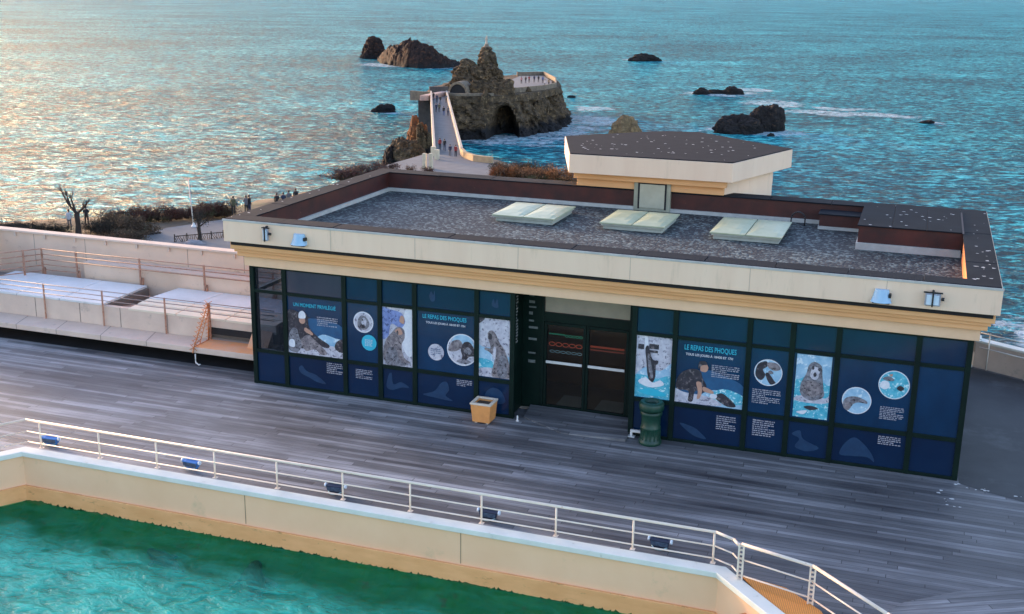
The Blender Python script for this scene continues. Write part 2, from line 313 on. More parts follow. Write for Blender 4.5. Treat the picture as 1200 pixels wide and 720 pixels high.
def thing(name, label, cat, loc=(0,0,0), group=None):
    o = bpy.data.objects.new(name, None); col.objects.link(o); o.location = loc; o.empty_display_size = .2
    ORG[o.name] = Vector(loc); return tag(o, label, cat, group)
def copy_tree(o, parent=None):
    c = o.copy(); col.objects.link(c)
    if parent: c.parent = parent
    for ch in [k for k in bpy.data.objects if k.parent == o]: copy_tree(ch, c)
    return c

# ================================================================== SETTING
# ---- rock placement list (used for foam as well)
rocks_far = []
def px_rock(x0, x1, ybase): a = atz(x0, ybase, SEA); b = atz(x1, ybase, SEA); return (a+b)/2, (b-a).length
foam = [(-76,228,9,9,1.3), (-68,245,8,12,1.0), (-72,272,9,10,1.0), (-79,222,8,5,1.2)]
def F_(x0, x1, y, sy=1.0, w=1.2):
    c, wd = px_rock(x0, x1, y); foam.append((c.x, c.y+wd*.1, wd*.55, max(4, wd*.5*sy), w))
F_(425, 535, 78, .5, .5); F_(735, 771, 71, .5, .8); F_(808, 870, 110, .9, 1.3); F_(838, 918, 154, .9, 1.0); F_(433, 461, 131, .5, .5); F_(1076, 1097, 143, 1, 1.2)
F_(880, 930, 122, 1.2, 1.2); F_(960, 1010, 128, .5, 1.0); F_(930, 1060, 135, .3, .8); F_(675, 715, 128, .5, 1.0); F_(600, 650, 152, .5, 1.0)
F_(1180, 1240, 392, 1.0, 1.0); F_(860, 900, 106, .6, 1.0)
sea = MB(); S_ = 30000
sea.add([(-S_,-2000,SEA),(S_,-2000,SEA),(S_,S_,SEA),(-S_,S_,SEA)], [(0,1,2,3)])
tag(sea.build('sea', sea_mat(foam)), kind='structure')

# ---- terrain
P_land = [(-110,-40),(-110,30),(-78,44),(-63,59),(-50,71),(-47.5,82),(-50,100),(-56,122),(-56,137),(-49,139),(-43,136),(-34,126),(-24,122),(-12,110),(-2,80),(4,50),(8,20),(11,12),(24,9.5),(40,4),(40,-40)]
def inside(x, y, P):
    c = False; n = len(P)
    for i in range(n):
        (x1,y1),(x2,y2) = P[i], P[(i+1)%n]
        if (y1 > y) != (y2 > y) and x < (x2-x1)*(y-y1)/(y2-y1)+x1: c = not c
    return c
def pdist(x, y, P):
    b = 1e9; n = len(P)
    for i in range(n):
        (x1,y1),(x2,y2) = P[i], P[(i+1)%n]; dx, dy = x2-x1, y2-y1
        t = max(0, min(1, ((x-x1)*dx+(y-y1)*dy)/(dx*dx+dy*dy))); b = min(b, math.hypot(x-x1-t*dx, y-y1-t*dy))
    return b
ZT = [(-60,-4),(8,-4),(14,-5),(30,-9),(48,-12),(80,-12.3),(110,-14.8),(120,-15.5),(400,-15.5)]
def ztop(y):
    for (a, za), (b, zb) in zip(ZT, ZT[1:]):
        if a <= y <= b: return za+(zb-za)*(y-a)/(b-a)
    return -4
def fbm(x, y, z=0, o=5): return noise.fractal(Vector((x, y, z)), 1.0, 2.1, o)
def height(x, y):
    d = pdist(x, y, P_land); ins = inside(x, y, P_land); z = ztop(y)
    if ins: return z + (0 if d > 3 else 0)
    return max(SEA-3, z - d*1.5 + fbm(x*.12, y*.12)*1.8*min(1, d/3))
T = MB(); nx, ny = 110, 130; X0, X1, Y0, Y1 = -120, 45, -42, 152
idx = [[(X0+(X1-X0)*i/nx, Y0+(Y1-Y0)*j/ny) for i in range(nx+1)] for j in range(ny+1)]
T.add([(x, y, height(x, y)) for r_ in idx for x, y in r_], [(j*(nx+1)+i, j*(nx+1)+i+1, (j+1)*(nx+1)+i+1, (j+1)*(nx+1)+i) for j in range(ny) for i in range(nx)], 0, True)
tag(T.build('terrain', EARTH), kind='structure')
# promenade path (left) and plaza before the bridge
def sheet(name, pts, m, dz=.0):
    o = MB(); o.add(pts, [tuple(range(len(pts)))]); return tag(o.build(name, m), kind='structure')
pp = [atz(x, y, -11.9) for x, y in [(60,300),(120,272),(172,277),(200,268),(262,259),(330,246),(420,330)]]
pr = MB(); pr.prism([(p.x, p.y) for p in [atz(x,y,-11.9) for x,y in [(150,288),(168,277),(195,268),(262,258),(300,250),(340,280),(330,330),(150,330)]]], -12.6, -11.85)
tag(pr.build('promenade', PAVE), kind='structure')
plz = MB(); plz.prism([(-56,112),(-55,135.5),(-49.2,138),(-44,134),(-38,124),(-40,108)], -16.4, -15.38); tag(plz.build('plaza', PAVE), kind='structure')

# ---- deck
PX = [(-2,-5.0),(11.33,-5.0),(12.45,-6.2),(16.4,-10.9),(18,-14)]
deckpoly = [(-18,.62),(-18,-14),(-8.0,-14.0),(-2,-5.0),(11.33,-5.0),(12.45,-6.2),(18.9,-14),(26,-14),(26,6.0),(17.2,6.0),(16.3,6.75),(15.2,7.35),(14.66,7.35),(14.66,.62)]
sheetd = MB(); sheetd.add([(x,y,0) for x,y in deckpoly], [tuple(range(len(deckpoly)))])
bmx = bmesh.new()
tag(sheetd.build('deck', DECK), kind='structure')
e1 = [atz(x, y, .05) for x, y in [(1060,706),(1130,692),(1175,688),(1215,690),(1300,720),(1300,800),(1020,800),(1030,722)]]
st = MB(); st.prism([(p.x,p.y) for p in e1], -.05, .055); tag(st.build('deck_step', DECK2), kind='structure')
sp_ = MB(); sp_.add([(x,y,.004) for x,y in [(14.80,-.15),(15.2,-.35),(17.5,-1.2),(26,-3.5),(26,5.9),(17.2,5.9),(16.25,6.65),(15.15,7.25),(14.80,7.25)]], [tuple(range(9))])
tag(sp_.build('side_paving', mat('dark slate side paving', (.036,.044,.052), (.015,.019,.025), .9, .6, .003, 18, c3=(.065,.075,.085), s3=.6, t3=.55, w3=.12)), kind='structure')
# deck substructure
ds = MB(); ds.box(-18,26,.64,7.9,-4.2,-.06); ds.box(-18,26,-5.02,.62,-4.2,-.06); ds.build('deck_base', DARKGAP); tag(bpy.data.objects['deck_base'], kind='structure')

# ---- pool
poolp = [(-12,-20.2),(-2.0,-5.2),(11.25,-5.2),(12.3,-6.33),(20,-15.5),(20,-30),(-12,-30)]
pf = MB(); pf.add([(x,y,-2.6) for x,y in [(-14,-30),(20,-30),(20,-5.2),(-14,-5.2)]], [(0,1,2,3)]); tag(pf.build('pool_floor', POOLF), kind='structure')
bank = MB(); vs = []; cols_ = 0
def bankcol(p, nx, ny, s_):
    w = 1.35+.6*noise.noise(Vector((s_*.6,0,0)))
    j = max(0, noise.noise(Vector((s_*1.3,1,0)))*.07+noise.noise(Vector((s_*9,5,0)))*.035)
    for d, z in ((.032,-.945+j),(.05+w*.45,-1.25),(w,-1.75+.1*noise.noise(Vector((s_*2,3,0)))),(w*1.6,-2.62)): vs.append((p[0]+nx*d, p[1]+ny*d, z))
for i in range(200):
    f = i/199; bankcol((-9.80+(7.93)*f, -17.1+11.89*f), .832, -.555, -14+14*f); cols_ += 1
for i in range(420):
    f = i/419; bankcol((-2.0+13.3*f, -5.2), 0 if i > 2 else .3, -1, 14*f); cols_ += 1
bank.add(vs, [(4*i+k,4*i+k+1,4*i+5+k,4*i+4+k) for i in range(cols_-1) for k in range(3)], 0, True)
tag(bank.build('algae_bank', ALGAE), kind='structure')

def pool_water():
    m = bpy.data.materials.new('pool water'); m.use_nodes = True; nt = m.node_tree; N = nt.nodes; L = nt.links
    p = N['Principled BSDF']; o = N['Material Output']; g = N.new('ShaderNodeNewGeometry')
    def nz(sc, det=4, dist=.6, st=(1,1,1), rot=0):
        q = N.new('ShaderNodeMapping'); q.inputs['Scale'].default_value = st; q.inputs['Rotation'].default_value[2] = rot; L.new(g.outputs['Position'], q.inputs[0])
        n = N.new('ShaderNodeTexNoise'); n.inputs['Scale'].default_value = sc; n.inputs['Detail'].default_value = det; n.inputs['Distortion'].default_value = dist; L.new(q.outputs[0], n.inputs['Vector']); return n.outputs['Fac']
    a = nz(1.6, 4, .8, (1,1.8,1), R(20)); bb = nz(6.5, 3, .5, (1,1.5,1), R(10))
    ad = N.new('ShaderNodeMath'); ad.operation = 'MULTIPLY_ADD'; L.new(bb, ad.inputs[0]); ad.inputs[1].default_value = .3; L.new(a, ad.inputs[2])
    bp = N.new('ShaderNodeBump'); bp.inputs['Distance'].default_value = .16; bp.inputs['Strength'].default_value = 1; L.new(ad.outputs[0], bp.inputs['Height'])
    L.new(bp.outputs[0], p.inputs['Normal']); p.inputs['Roughness'].default_value = .05; p.inputs['IOR'].default_value = 1.333
    rp = N.new('ShaderNodeValToRGB'); e = rp.color_ramp.elements; e[0].position = .42; e[0].color = (.0,.30,.22,1); e[1].position = .85; e[1].color = (.10,.90,.66,1); L.new(ad.outputs[0], rp.inputs[0]); L.new(rp.outputs[0], p.inputs['Base Color'])  # ripple light painted in: water colour brightens with wave height
    t = N.new('ShaderNodeBsdfTransparent'); t.inputs[0].default_value = (.50,.92,.66,1)
    # murk clears over the algae shelf beside the wall
    s = N.new('ShaderNodeSeparateXYZ'); L.new(g.outputs['Position'], s.inputs[0])
    y2 = N.new('ShaderNodeMath'); y2.operation = 'MULTIPLY_ADD'; L.new(nz(.8, 4, .5), y2.inputs[0]); y2.inputs[1].default_value = 1.2; L.new(s.outputs['Y'], y2.inputs[2])
    mr = N.new('ShaderNodeMapRange'); mr.inputs[1].default_value = -6.5; mr.inputs[2].default_value = -5.4; mr.inputs[3].default_value = .62; mr.inputs[4].default_value = .10; L.new(y2.outputs[0], mr.inputs[0])
    mx = N.new('ShaderNodeMixShader'); L.new(mr.outputs[0], mx.inputs[0]); L.new(t.outputs[0], mx.inputs[1]); L.new(p.outputs[0], mx.inputs[2]); L.new(mx.outputs[0], o.inputs[0])
    return m
pw = MB(); pw.add([(x,y,-.94) for x,y in poolp], [tuple(range(len(poolp)))]); tag(pw.build('pool_water', pool_water()), kind='structure')

# pool wall: a thing with face, plinth, coping
pwall = thing('pool_wall', 'long cream rendered pool wall with pale coping and ochre plinth above turquoise water', 'wall', (4,-5.1,-1))
def offset_strip(line, d0, d1, z0, z1, mb, m=0):
    """solid strip along an open polyline between side offsets d0,d1 (positive = right hand side)"""
    def off(d):
        out = []
        for i, p in enumerate(line):
            p = Vector((p[0],p[1])); ns = []
            if i > 0: e = (p-Vector(line[i-1][:2])).normalized(); ns.append(Vector((e.y,-e.x)))
            if i < len(line)-1: e = (Vector(line[i+1][:2])-p).normalized(); ns.append(Vector((e.y,-e.x)))
            nn = sum(ns, Vector((0,0))).normalized(); k = 1/max(.3, nn.dot(ns[0])); out.append(p+nn*d*k)
        return out
    A, B = off(d0), off(d1); n = len(line)
    vs = [(p.x,p.y,z0) for p in A]+[(p.x,p.y,z0) for p in B]+[(p.x,p.y,z1) for p in A]+[(p.x,p.y,z1) for p in B]
    fs = []
    for i in range(n-1):
        fs += [(i,i+1,n+i+1,n+i),(2*n+i,3*n+i,3*n+i+1,2*n+i+1),(i,2*n+i,2*n+i+1,i+1),(n+i,n+i+1,3*n+i+1,3*n+i)]
    fs += [(0,n,3*n,2*n),(n-1,3*n-1,4*n-1,2*n-1)]
    mb.add(vs, fs, m); return mb
edge = [(-8.0,-14.0),(-2,-5.0),(11.33,-5.0),(12.45,-6.2),(18.9,-14)]
offset_strip(edge, .03, .17, -3, -.055, MB()).build('wall_face', POOLW, pwall)
offset_strip(edge, -.03, .22, -.05, .045, MB()).build('coping', COPW, pwall, .012)
offset_strip(edge, .171, .225, -3, -.64, MB()).build('plinth', POOLO, pwall, .01)
jm = MB()
for x in (-.3+3.2, 7.0): jm.box(x, x+.015, -5.174, -5.1705, -.62, -.06)
jm.build('joint', mat('tan joint', (.34,.24,.15)), pwall)
sc_ = MB()
for i in range(260):
    x = -2+random.random()*13.2; sc_.add([(x,-5.2265,-.95),(x+random.uniform(.03,.12),-5.2265,-.95),(x+random.uniform(.02,.08),-5.2265,-.95+random.uniform(.01,.055))], [(0,1,2)])
sc_.build('algae_line', ALGAE, pwall)
orl = MB(); a = atz(866,697,-.35); b = atz(893,722,-.35); orl.beam(Vector((11.75,-5.75,-.28)), Vector((12.9,-7.1,-.28)), .16, .05); orl.build('sunlit_ledge', ORANGE, pwall)  # lit edge of the coping ledge, its warm light painted as orange

# seals gliding under water
def seal(x, y, rot, L_, label):
    m = mat('seal skin', (.006,.010,.016), (.014,.018,.026), 6, .5)
    s = MB(); n = 14; prof = [(-.5,.03),(-.44,.07),(-.3,.12),(-.1,.17),(.1,.18),(.25,.14),(.36,.10),(.43,.095),(.48,.07),(.51,.03)]
    c, sn = math.cos(rot), math.sin(rot); vs = []
    for t, r in prof:
        bx = t*L_; by = .05*L_*math.sin(t*4)
        for k in range(n):
            a = 2*math.pi*k/n; lx, ly, lz = bx, by+math.cos(a)*r*L_*.8, math.sin(a)*r*L_*.65
            vs.append((x+lx*c-ly*sn, y+lx*sn+ly*c, -1.05-.045*L_+lz))
    fs = [(j*n+k, j*n+(k+1)%n, (j+1)*n+(k+1)%n, (j+1)*n+k) for j in range(len(prof)-1) for k in range(n)]+[tuple(range(n))[::-1], tuple(range((len(prof)-1)*n, len(prof)*n))]
    s.add(vs, fs, 0, True)
    def fl(pts):
        w = [(x+a*L_*c-b*L_*sn, y+a*L_*sn+b*L_*c, -1.05-.045*L_+h) for a, b, h in pts]; k = len(w)
        w2 = [(p[0],p[1],p[2]-.03) for p in w]; s.add(w+w2, [tuple(range(k)), tuple(range(k,2*k))[::-1]]+[(i,(i+1)%k,k+(i+1)%k,k+i) for i in range(k)])
    fl([(.18,.1,0),(.08,.1,0),(-.02,.27,-.02),(.06,.27,-.02)]); fl([(.18,-.1,0),(.06,-.27,-.02),(-.02,-.27,-.02),(.08,-.1,0)])
    fl([(-.46,.03,0),(-.62,.12,0),(-.66,.07,0),(-.52,0,0),(-.66,-.07,0),(-.62,-.12,0),(-.46,-.03,0)])
    tag(s.build('seal', m), label, 'seal', 'seals swimming in the pool')
p = atz(192,662,-1.2); seal(p.x, p.y, R(150), .95, 'small dark seal under the turquoise water, nearer the pool corner')
p = atz(296,690,-1.2); seal(p.x, p.y, R(110), 1.5, 'long dark seal shape under the water, further from the pool corner')

# ================================================================== BUILDING
BL = 14.75
B = thing('exhibition_building', 'low flat roofed glazed pavilion with cream fascia and blue poster windows on the deck', 'building', (0,0,0))
bw = MB()
bw.box(.02,.12,2.2,6.95,-.05,2.74,0); bw.box(.02,.12,.03,.09,-.05,2.74,0); bw.box(.02,.12,.09,2.2,2.62,2.74,0); bw.box(.02,.12,.09,2.2,-.05,.08,0); bw.box(.02,.12,.09,2.2,2.09,2.17,0); bw.box(.9,.95,.1,3.3,.01,2.7,0); bw.box(14.62,14.72,.03,6.95,-.05,2.74,0); bw.box(.12,14.62,6.85,6.95,-.05,2.74,0)
bw.box(5.95,6.02,.10,.80,-.05,2.70,0); bw.box(8.60,8.66,.10,.80,-.05,2.70,0)
bw.build('wall', GREEN, B)
fl_ = MB(); fl_.box(.12,14.62,.63,6.85,-.05,.006); fl_.build('interior_floor', WOODEND, B)
iw = MB(); iw.box(5.26,9.6,2.5,2.6,.01,2.72); iw.box(.13,14.6,3.4,3.5,.01,2.72); iw.box(5.2,5.26,.85,3.39,.01,2.72); iw.box(9.6,9.66,.85,3.39,.01,2.72); iw.build('interior_partition', DARKIN, B)
# cornice (three steps) and fascia
c1 = MB()
for (o_, z0, z1) in ((.10,2.705,2.93),): offset_strip([(-o_,7.0+o_),(-o_,-o_),(BL+o_,-o_),(BL+o_,7.0+o_)], -.25, 0, z0, z1, c1)
c1.build('cornice_band', PALEBAND, B, .012)
c2 = MB()
for (o_, z0, z1) in ((.20,2.932,3.03),(.245,3.032,3.10),(.30,3.102,3.286)): offset_strip([(-o_,7.0+o_),(-o_,-o_),(BL+o_,-o_),(BL+o_,7.0+o_)], -.3, 0, z0, z1, c2)
c2.build('cornice', OCHRE, B, .01)
FO, FX = .44, .36
fline = [(-FX,7.38),(-FX,-FO),(BL+FX,-FO),(BL+FX,7.38),(-FX,7.38)]
fb = MB(); fb.box(-FX,BL+FX,-FO,-FO+.1,3.29,3.755); fb.box(-FX,-FX+.1,-FO+.1,7.28,3.29,3.755); fb.box(BL+FX-.1,BL+FX,-FO+.1,7.28,3.29,3.755); fb.box(-FX,BL+FX,7.28,7.38,3.29,3.755)
fascia = fb.build('fascia', FASCIA, B, .008)
so = MB(); so.box(-FX+.1,BL+FX-.1,-FO+.1,7.28,3.20,3.27); so.build('roof_slab', DARKGAP, B)
tr_ = MB(); tr_.box(-FX-.012,BL+FX+.012,-FO-.012,-FO+.02,3.735,3.775); tr_.build('fascia_trim', UPSTAND, B)
jj = MB()
for x in (2.2,4.1,6.3,8.55,10.8,13.2): jj.box(x,x+.01,-FO-.0025,-FO+.01,3.30,3.73)
jj.build('fascia_joint', mat('pale joint', (.50,.40,.31)), B)
# parapet: inner rust faces and flat coping
IX0, IX1, IY0, IY1 = .10, 14.56, .02, 6.82
par = MB(); par.box(-FX+.1,IX0,IY0,7.27,3.275,3.755); par.box(IX1,BL+FX-.1,IY0,7.27,3.275,3.755); par.box(IX0,IX1,IY1,7.27,3.275,3.755); par.box(-FX+.1,BL+FX-.1,-FO+.1,IY0,3.275,3.755)
par.build('parapet', RUST, B)
cp = MB()
def slabs(x0, x1, y0, y1, n, ax):
    for i in range(n):
        g = .006
        if ax == 'x': a = x0+(x1-x0)*i/n; b = x0+(x1-x0)*(i+1)/n; cp.box(a+g,b-g,y0,y1,3.758,3.785+.004*(i%2))
        else: a = y0+(y1-y0)*i/n; b = y0+(y1-y0)*(i+1)/n; cp.box(x0,x1,a+g,b-g,3.758,3.785+.004*(i%2))
slabs(-FX+.02, BL+FX-.02, -FO+.022, IY0+.03, 12, 'x'); slabs(-FX+.02, IX0+.03, IY0+.03, 7.36, 5, 'y'); slabs(IX1-.03, BL+FX-.02, IY0+.03, 7.36, 5, 'y'); slabs(IX0+.03, IX1-.03, IY1-.03, 7.36, 10, 'x')
cp.build('coping', COPING, B, .004)
op = MB(); op.box(IX1-.014,IX1-.002,.06,3.9,3.29,3.752); op.build('sunlit_parapet_face', ORANGE, B)  # added plate carrying painted sunlight on the inner parapet face
gr = MB(); gr.add([(IX0,IY0,3.285),(IX1,IY0,3.285),(IX1,IY1,3.285),(IX0,IY1,3.285)], [(0,1,2,3)]); gr.build('roof_gravel', GRAVEL, B)
ups = MB(); ups.box(IX0,IX0+.07,IY0,IY1,3.28,3.37); ups.box(IX0+.07,IX1,IY1-.07,IY1,3.28,3.37); ups.box(IX1-.03,IX1,4.2,IY1-.07,3.28,3.37); ups.build('gravel_upstand', UPSTAND, B)
# roof housing at the back right
rh = MB(); rh.box(12.43,IX1-.002,4.22,IY1-.002,3.44,3.792); rho = rh.build('roof_housing', [RUST], B)
ht = MB(); 
for i in range(3): a = 12.40+(IX1-.04-12.40)*i/3; ht.box(a+.004, 12.40+(IX1-.04-12.40)*(i+1)/3-.004, 4.18, IY1-.035, 3.795, 3.822)
ht.build('housing_top', COPING, rho, .004)
hb = MB(); hb.box(12.40,IX1-.035,4.16,IY1-.1,3.286,3.438); hb.build('housing_base', UPSTAND, rho, .004)
sb = MB(); sb.box(11.45,12.36,6.15,IY1-.08,3.36,3.62); sbo = sb.build('vent_box', RUST, B); s2 = MB(); s2.box(11.43,12.38,6.12,IY1-.08,3.286,3.357); s2.build('vent_base', UPSTAND, sbo); s3 = MB(); s3.box(11.42,12.39,6.12,IY1-.08,3.622,3.65); s3.build('vent_top', COPING, sbo)
hp = MB(); hp.path([(10.95+.16*math.cos(a), 6.35, 3.29+.16+.16*math.sin(a)) for a in [math.pi*k/8 for k in range(9)]], .018); hp.path([(10.79,6.35,3.29),(10.79,6.35,3.45)], .018); hp.path([(11.11,6.35,3.29),(11.11,6.35,3.45)], .018); hp.build('vent_hoop', BLACKM, B)
# skylights
for (x0, x1, y0, y1) in ((4.12,5.66,3.98,5.74),(6.72,8.24,4.08,5.80),(9.28,10.86,3.98,5.90)):
    k = MB(); k.box(x0+.07,x1-.07,y0+.07,y1-.07,3.286,3.40); k.box(x0+.03,x1-.03,y0+.03,y1-.03,3.37,3.415); sk = k.build('skylight', LIDCURB, B, .004)
    xm = (x0+x1)/2
    for (a, b) in ((x0,xm-.012),(xm+.012,x1)):
        l = MB(); n = 6; vs = []; 
        for i in range(n+1):
            for j in range(n+1):
                u, v = i/n, j/n; e = min(u,1-u,v,1-v); vs.append((a+(b-a)*u, y0+(y1-y0)*v, 3.445+.045*min(1,e*4)))
        l.add(vs, [(i*(n+1)+j,(i+1)*(n+1)+j,(i+1)*(n+1)+j+1,i*(n+1)+j+1) for i in range(n) for j in range(n)], 0, False)
        l.box(a,b,y0,y1,3.418,3.4449); l.build('skylight_lid', LID, sk)
# penthouse over the back parapet
PWALL = [(5.45,6.86),(9.06,6.86),(9.98,9.0),(7.3,11.2),(4.9,9.6)]
pk = MB(); pk.prism(PWALL, 3.792, 4.16); pk.prism([(5.3,7.4),(9.28,7.4),(9.975,8.99),(7.3,11.19),(4.95,9.55)], -3, 3.79); ph = pk.build('roof_penthouse', FASCIA, B)
def grow(poly, d):
    c = Vector((sum(p[0] for p in poly)/len(poly), sum(p[1] for p in poly)/len(poly))); return [tuple(c+(Vector(p)-c)*(1+d/(Vector(p)-c).length)) for p in poly]
PTOP = [(5.27,6.38),(9.32,6.50),(10.35,9.75),(7.4,12.3),(6.2,11.9),(4.15,9.7)]
pc_ = MB(); pc_.box(5.38,9.10,6.76,6.858,3.80,4.0); pc_.box(5.33,9.16,6.62,6.858,4.002,4.163); pc_.build('penthouse_cornice', OCHRE, ph, .008)
pg = MB(); pg.prism(PTOP, 4.165, 4.63); pg.build('penthouse_fascia', FASCIA, ph, .008)
pt = MB(); pt.prism(grow(PTOP,-.03), 4.633, 4.655); pt.build('penthouse_roof', mat('black roof felt', (.016,.017,.022), (.009,.010,.014), 3, .85, .004, 14, spec=.1), ph)
hd = MB(); hd.box(6.88,7.80,6.70,6.85,3.29,4.05); hdo = hd.build('hatch_door', HATCH, B, .006)
h2 = MB(); h2.box(7.03,7.66,6.680,6.698,3.37,3.96); h2.build('hatch_panel', mat('pale hatch panel', (.46,.45,.34), (.38,.37,.28), 3, .6), hdo, .004)
h3 = MB(); h3.box(6.985,7.03,6.690,6.698,3.34,3.99); h3.box(7.66,7.705,6.690,6.698,3.34,3.99); h3.box(7.03,7.66,6.690,6.698,3.96,3.99); h3.build('hatch_seal', DARKGAP, hdo)

# ---------------------------------------------------------------- windows
def smooth(pts, k=4):
    n = len(pts); out = []
    for i in range(n):
        p0, p1, p2, p3 = [Vector(pts[(i+j-1) % n]) for j in range(4)]
        for q in range(k):
            t = q/k; out.append(.5*((2*p1)+(p2-p0)*t+(2*p0-5*p1+4*p2-p3)*t*t+(3*p1-p0-3*p2+p3)*t**3))
    return out
class Pic:
    def __init__(s, x0, x1, z0, z1, y=-.006): s.b = MB(); s.x0, s.x1, s.z0, s.z1, s.y = x0, x1, z0, z1, y; s.mats = []; s.k = 0
    def mi(s, m):
        if m not in s.mats: s.mats.append(m)
        return s.mats.index(m)
    def poly(s, m, pts, sm=True):
        if sm: pts = smooth(pts)
        s.k += 1; y = s.y-.0012*s.k
        w = [(s.x0+(s.x1-s.x0)*min(1,max(0,p[0])), y, s.z0+(s.z1-s.z0)*min(1,max(0,p[1]))) for p in pts]
        s.b.add(w, [tuple(range(len(w)))], s.mi(m)); return s
    def rect(s, m, u0, u1, v0, v1): return s.poly(m, [(u0,v0),(u1,v0),(u1,v1),(u0,v1)], False)
    def disc(s, m, cx, cz, r, n=32):          # world units
        s.k += 1; y = s.y-.0012*s.k
        s.b.add([(cx+r*math.cos(2*math.pi*i/n), y, cz+r*math.sin(2*math.pi*i/n)) for i in range(n)], [tuple(range(n))], s.mi(m)); return s
    def inside(s, x, z, r): return Pic(x-r, x+r, z-r, z+r, s.y-.0012*s.k)
    def build(s, parent, name='picture'): return s.b.build(name, s.mats, parent)
def merge(pic, sub):
    o = len(pic.b.v); pic.b.v += sub.b.v
    for f, m, q in zip(sub.b.f, sub.b.m, sub.b.sm): pic.b.f.append([o+i for i in f]); pic.b.m.append(pic.mi(sub.mats[m])); pic.b.sm.append(q)
    pic.k += sub.k
def lettering(txt, x0, x1, z, h, m, parent, y=-.016, name='lettering', fat=.02, rotz=0):
    cu = bpy.data.curves.new('t', 'FONT'); cu.body = txt; cu.size = 1; cu.offset = fat*.5; cu.fill_mode = 'BOTH'; cu.resolution_u = 3
    t = bpy.data.objects.new('t', cu); col.objects.link(t); dg = bpy.context.evaluated_depsgraph_get()
    me = bpy.data.meshes.new_from_object(t.evaluated_get(dg)); bpy.data.objects.remove(t)
    xs = [v.co.x for v in me.vertices]; ys = [v.co.y for v in me.vertices]; a, b, c, d = min(xs), max(xs), min(ys), max(ys)
    o0 = ORG.get(parent.name, Vector())
    for v in me.vertices: v.co = Vector((x0+(x1-x0)*(v.co.x-a)/(b-a), y, z+h*(v.co.y-c)/(d-c)))-o0
    me.name = name; me.materials.clear(); me.materials.append(m)
    o = bpy.data.objects.new(name, me); col.objects.link(o); o.parent = parent; ORG[o.name] = o0; return o
def caption(x0, x1, z0, z1, rows, m, parent, y=-.012, seed=1):
    rn = random.Random(seed); k = MB(); hh = (z1-z0)/rows
    for r_ in range(rows):
        x = x0; z = z1-hh*(r_+1)+hh*.25; end = x1 if r_ % 4 != 3 else x0+(x1-x0)*rn.uniform(.45,.9)
        while x < end-.01:
            w = min(rn.uniform(.02,.07), end-x); q = x
            while q < x+w-.004: k.add([(q,y,z),(q+.0075,y,z),(q+.0075,y,z+hh*.55*rn.choice((1,.75))),(q,y,z+hh*.55)], [(0,1,2,3)]); q += .0115
            x += w+.014
    return k.build('caption', m, parent)
HZ = ((2.175,2.66,'U'),(.815,2.105,'M'),(.06,.735,'L'))
def bay(x0, x1, last=False, up=FILMU, mid=FILM, low=FILML, closed=True):
    k = MB(); w = .05
    k.box(x0-w, x0+w, -.045, .05, 0, 2.70)
    if last: k.box(x1-w, x1+w, -.045, .05, 0, 2.70)
    for z0, z1 in ((0,.06),(.735,.815),(2.105,2.175),(2.66,2.70)): k.box(x0+w, x1-w, -.035, .05, z0, z1)
    wd = k.build('window', GREEN, B, .004)
    for (z0, z1, nm), m in zip(HZ, (up, mid, low)):
        p = MB(); p.box(x0+w, x1-w, -.002, .012, z0, z1); p.build('pane', m, wd)
    return wd
VX = [.03,.82,2.26,3.10,3.90,5.29,6.07]
W1 = bay(VX[0],VX[1], up=GLASSC, mid=GLASSC); W2 = bay(VX[1],VX[2], up=FILMG); W3 = bay(VX[2],VX[3]); W4 = bay(VX[3],VX[4]); W5 = bay(VX[4],VX[5]); W6 = bay(VX[5],VX[6], True)
VR = [8.60,9.41,10.83,11.63,12.46,13.86,14.72]
R1 = bay(VR[0],VR[1]); R2 = bay(VR[1],VR[2]); R3 = bay(VR[2],VR[3]); R4 = bay(VR[3],VR[4]); R5 = bay(VR[4],VR[5]); R6 = bay(VR[5],VR[6], True)
# bay 1: something pale behind clear glass
ib = MB(); ib.box(.06,.072,.09,2.2,.08,2.09); ib.box(.06,.072,.09,2.2,2.17,2.62); ib.build('side_pane', GLASSC, B)
# --- poster 2: trainer with penguin-coloured seal on the rock, lettering
p = Pic(.86,2.225,.82,1.80)
p.poly(I_DARK, [(0,.0),(0,.95),(.3,.9),(.6,.72),(.5,.3),(.2,0)]).poly(I_DEEP, [(.3,.75),(.6,.85),(1,.7),(1,.2),(.5,.2)]).poly(I_SKY, [(.45,.30),(.62,.5),(.85,.45),(1,.38),(1,0),(.4,0)]).poly(I_SNOW, [(0,0),(0,.18),(.25,.12),(.55,.22),(.8,.26),(1,.2),(1,0)])
p.poly(I_GREY, [(.0,.12),(.02,.4),(.1,.58),(.2,.52),(.26,.28),(.2,.06),(.08,.02)]).poly(I_DARK, [(.18,.55),(.2,.86),(.28,.98),(.36,.9),(.4,.62),(.56,.42),(.74,.28),(.70,.20),(.5,.26),(.36,.3),(.24,.3)])
p.poly(I_MOTT, [(.24,.30),(.36,.46),(.48,.36),(.66,.16),(.7,.06),(.6,.03),(.48,.14),(.32,.08)]).disc(I_SKIN, 1.23,1.58,.075).poly(I_WHITE, [(.21,.83),(.22,.95),(.28,1.0),(.33,.94),(.33,.84),(.27,.82)]).poly(I_SKIN, [(.33,.62),(.45,.52),(.44,.46),(.31,.54)]).poly(I_DARK, [(.84,.24),(.88,.38),(1,.44),(1,.16),(.9,.16)]).poly(I_WHITE, [(.02,.16),(.04,.3),(.12,.3),(.12,.14)])
p.build(W2); lettering('UN MOMENT PRIVILÉGIÉ', 1.02, 2.05, 1.885, .105, I_CYAN, W2, -.012)
caption(1.60,2.10,1.50,1.72,5, I_SNOW, W2, -.026, 3); caption(1.80,2.18,.44,.70,6, I_SNOW, W2, -.012, 4)
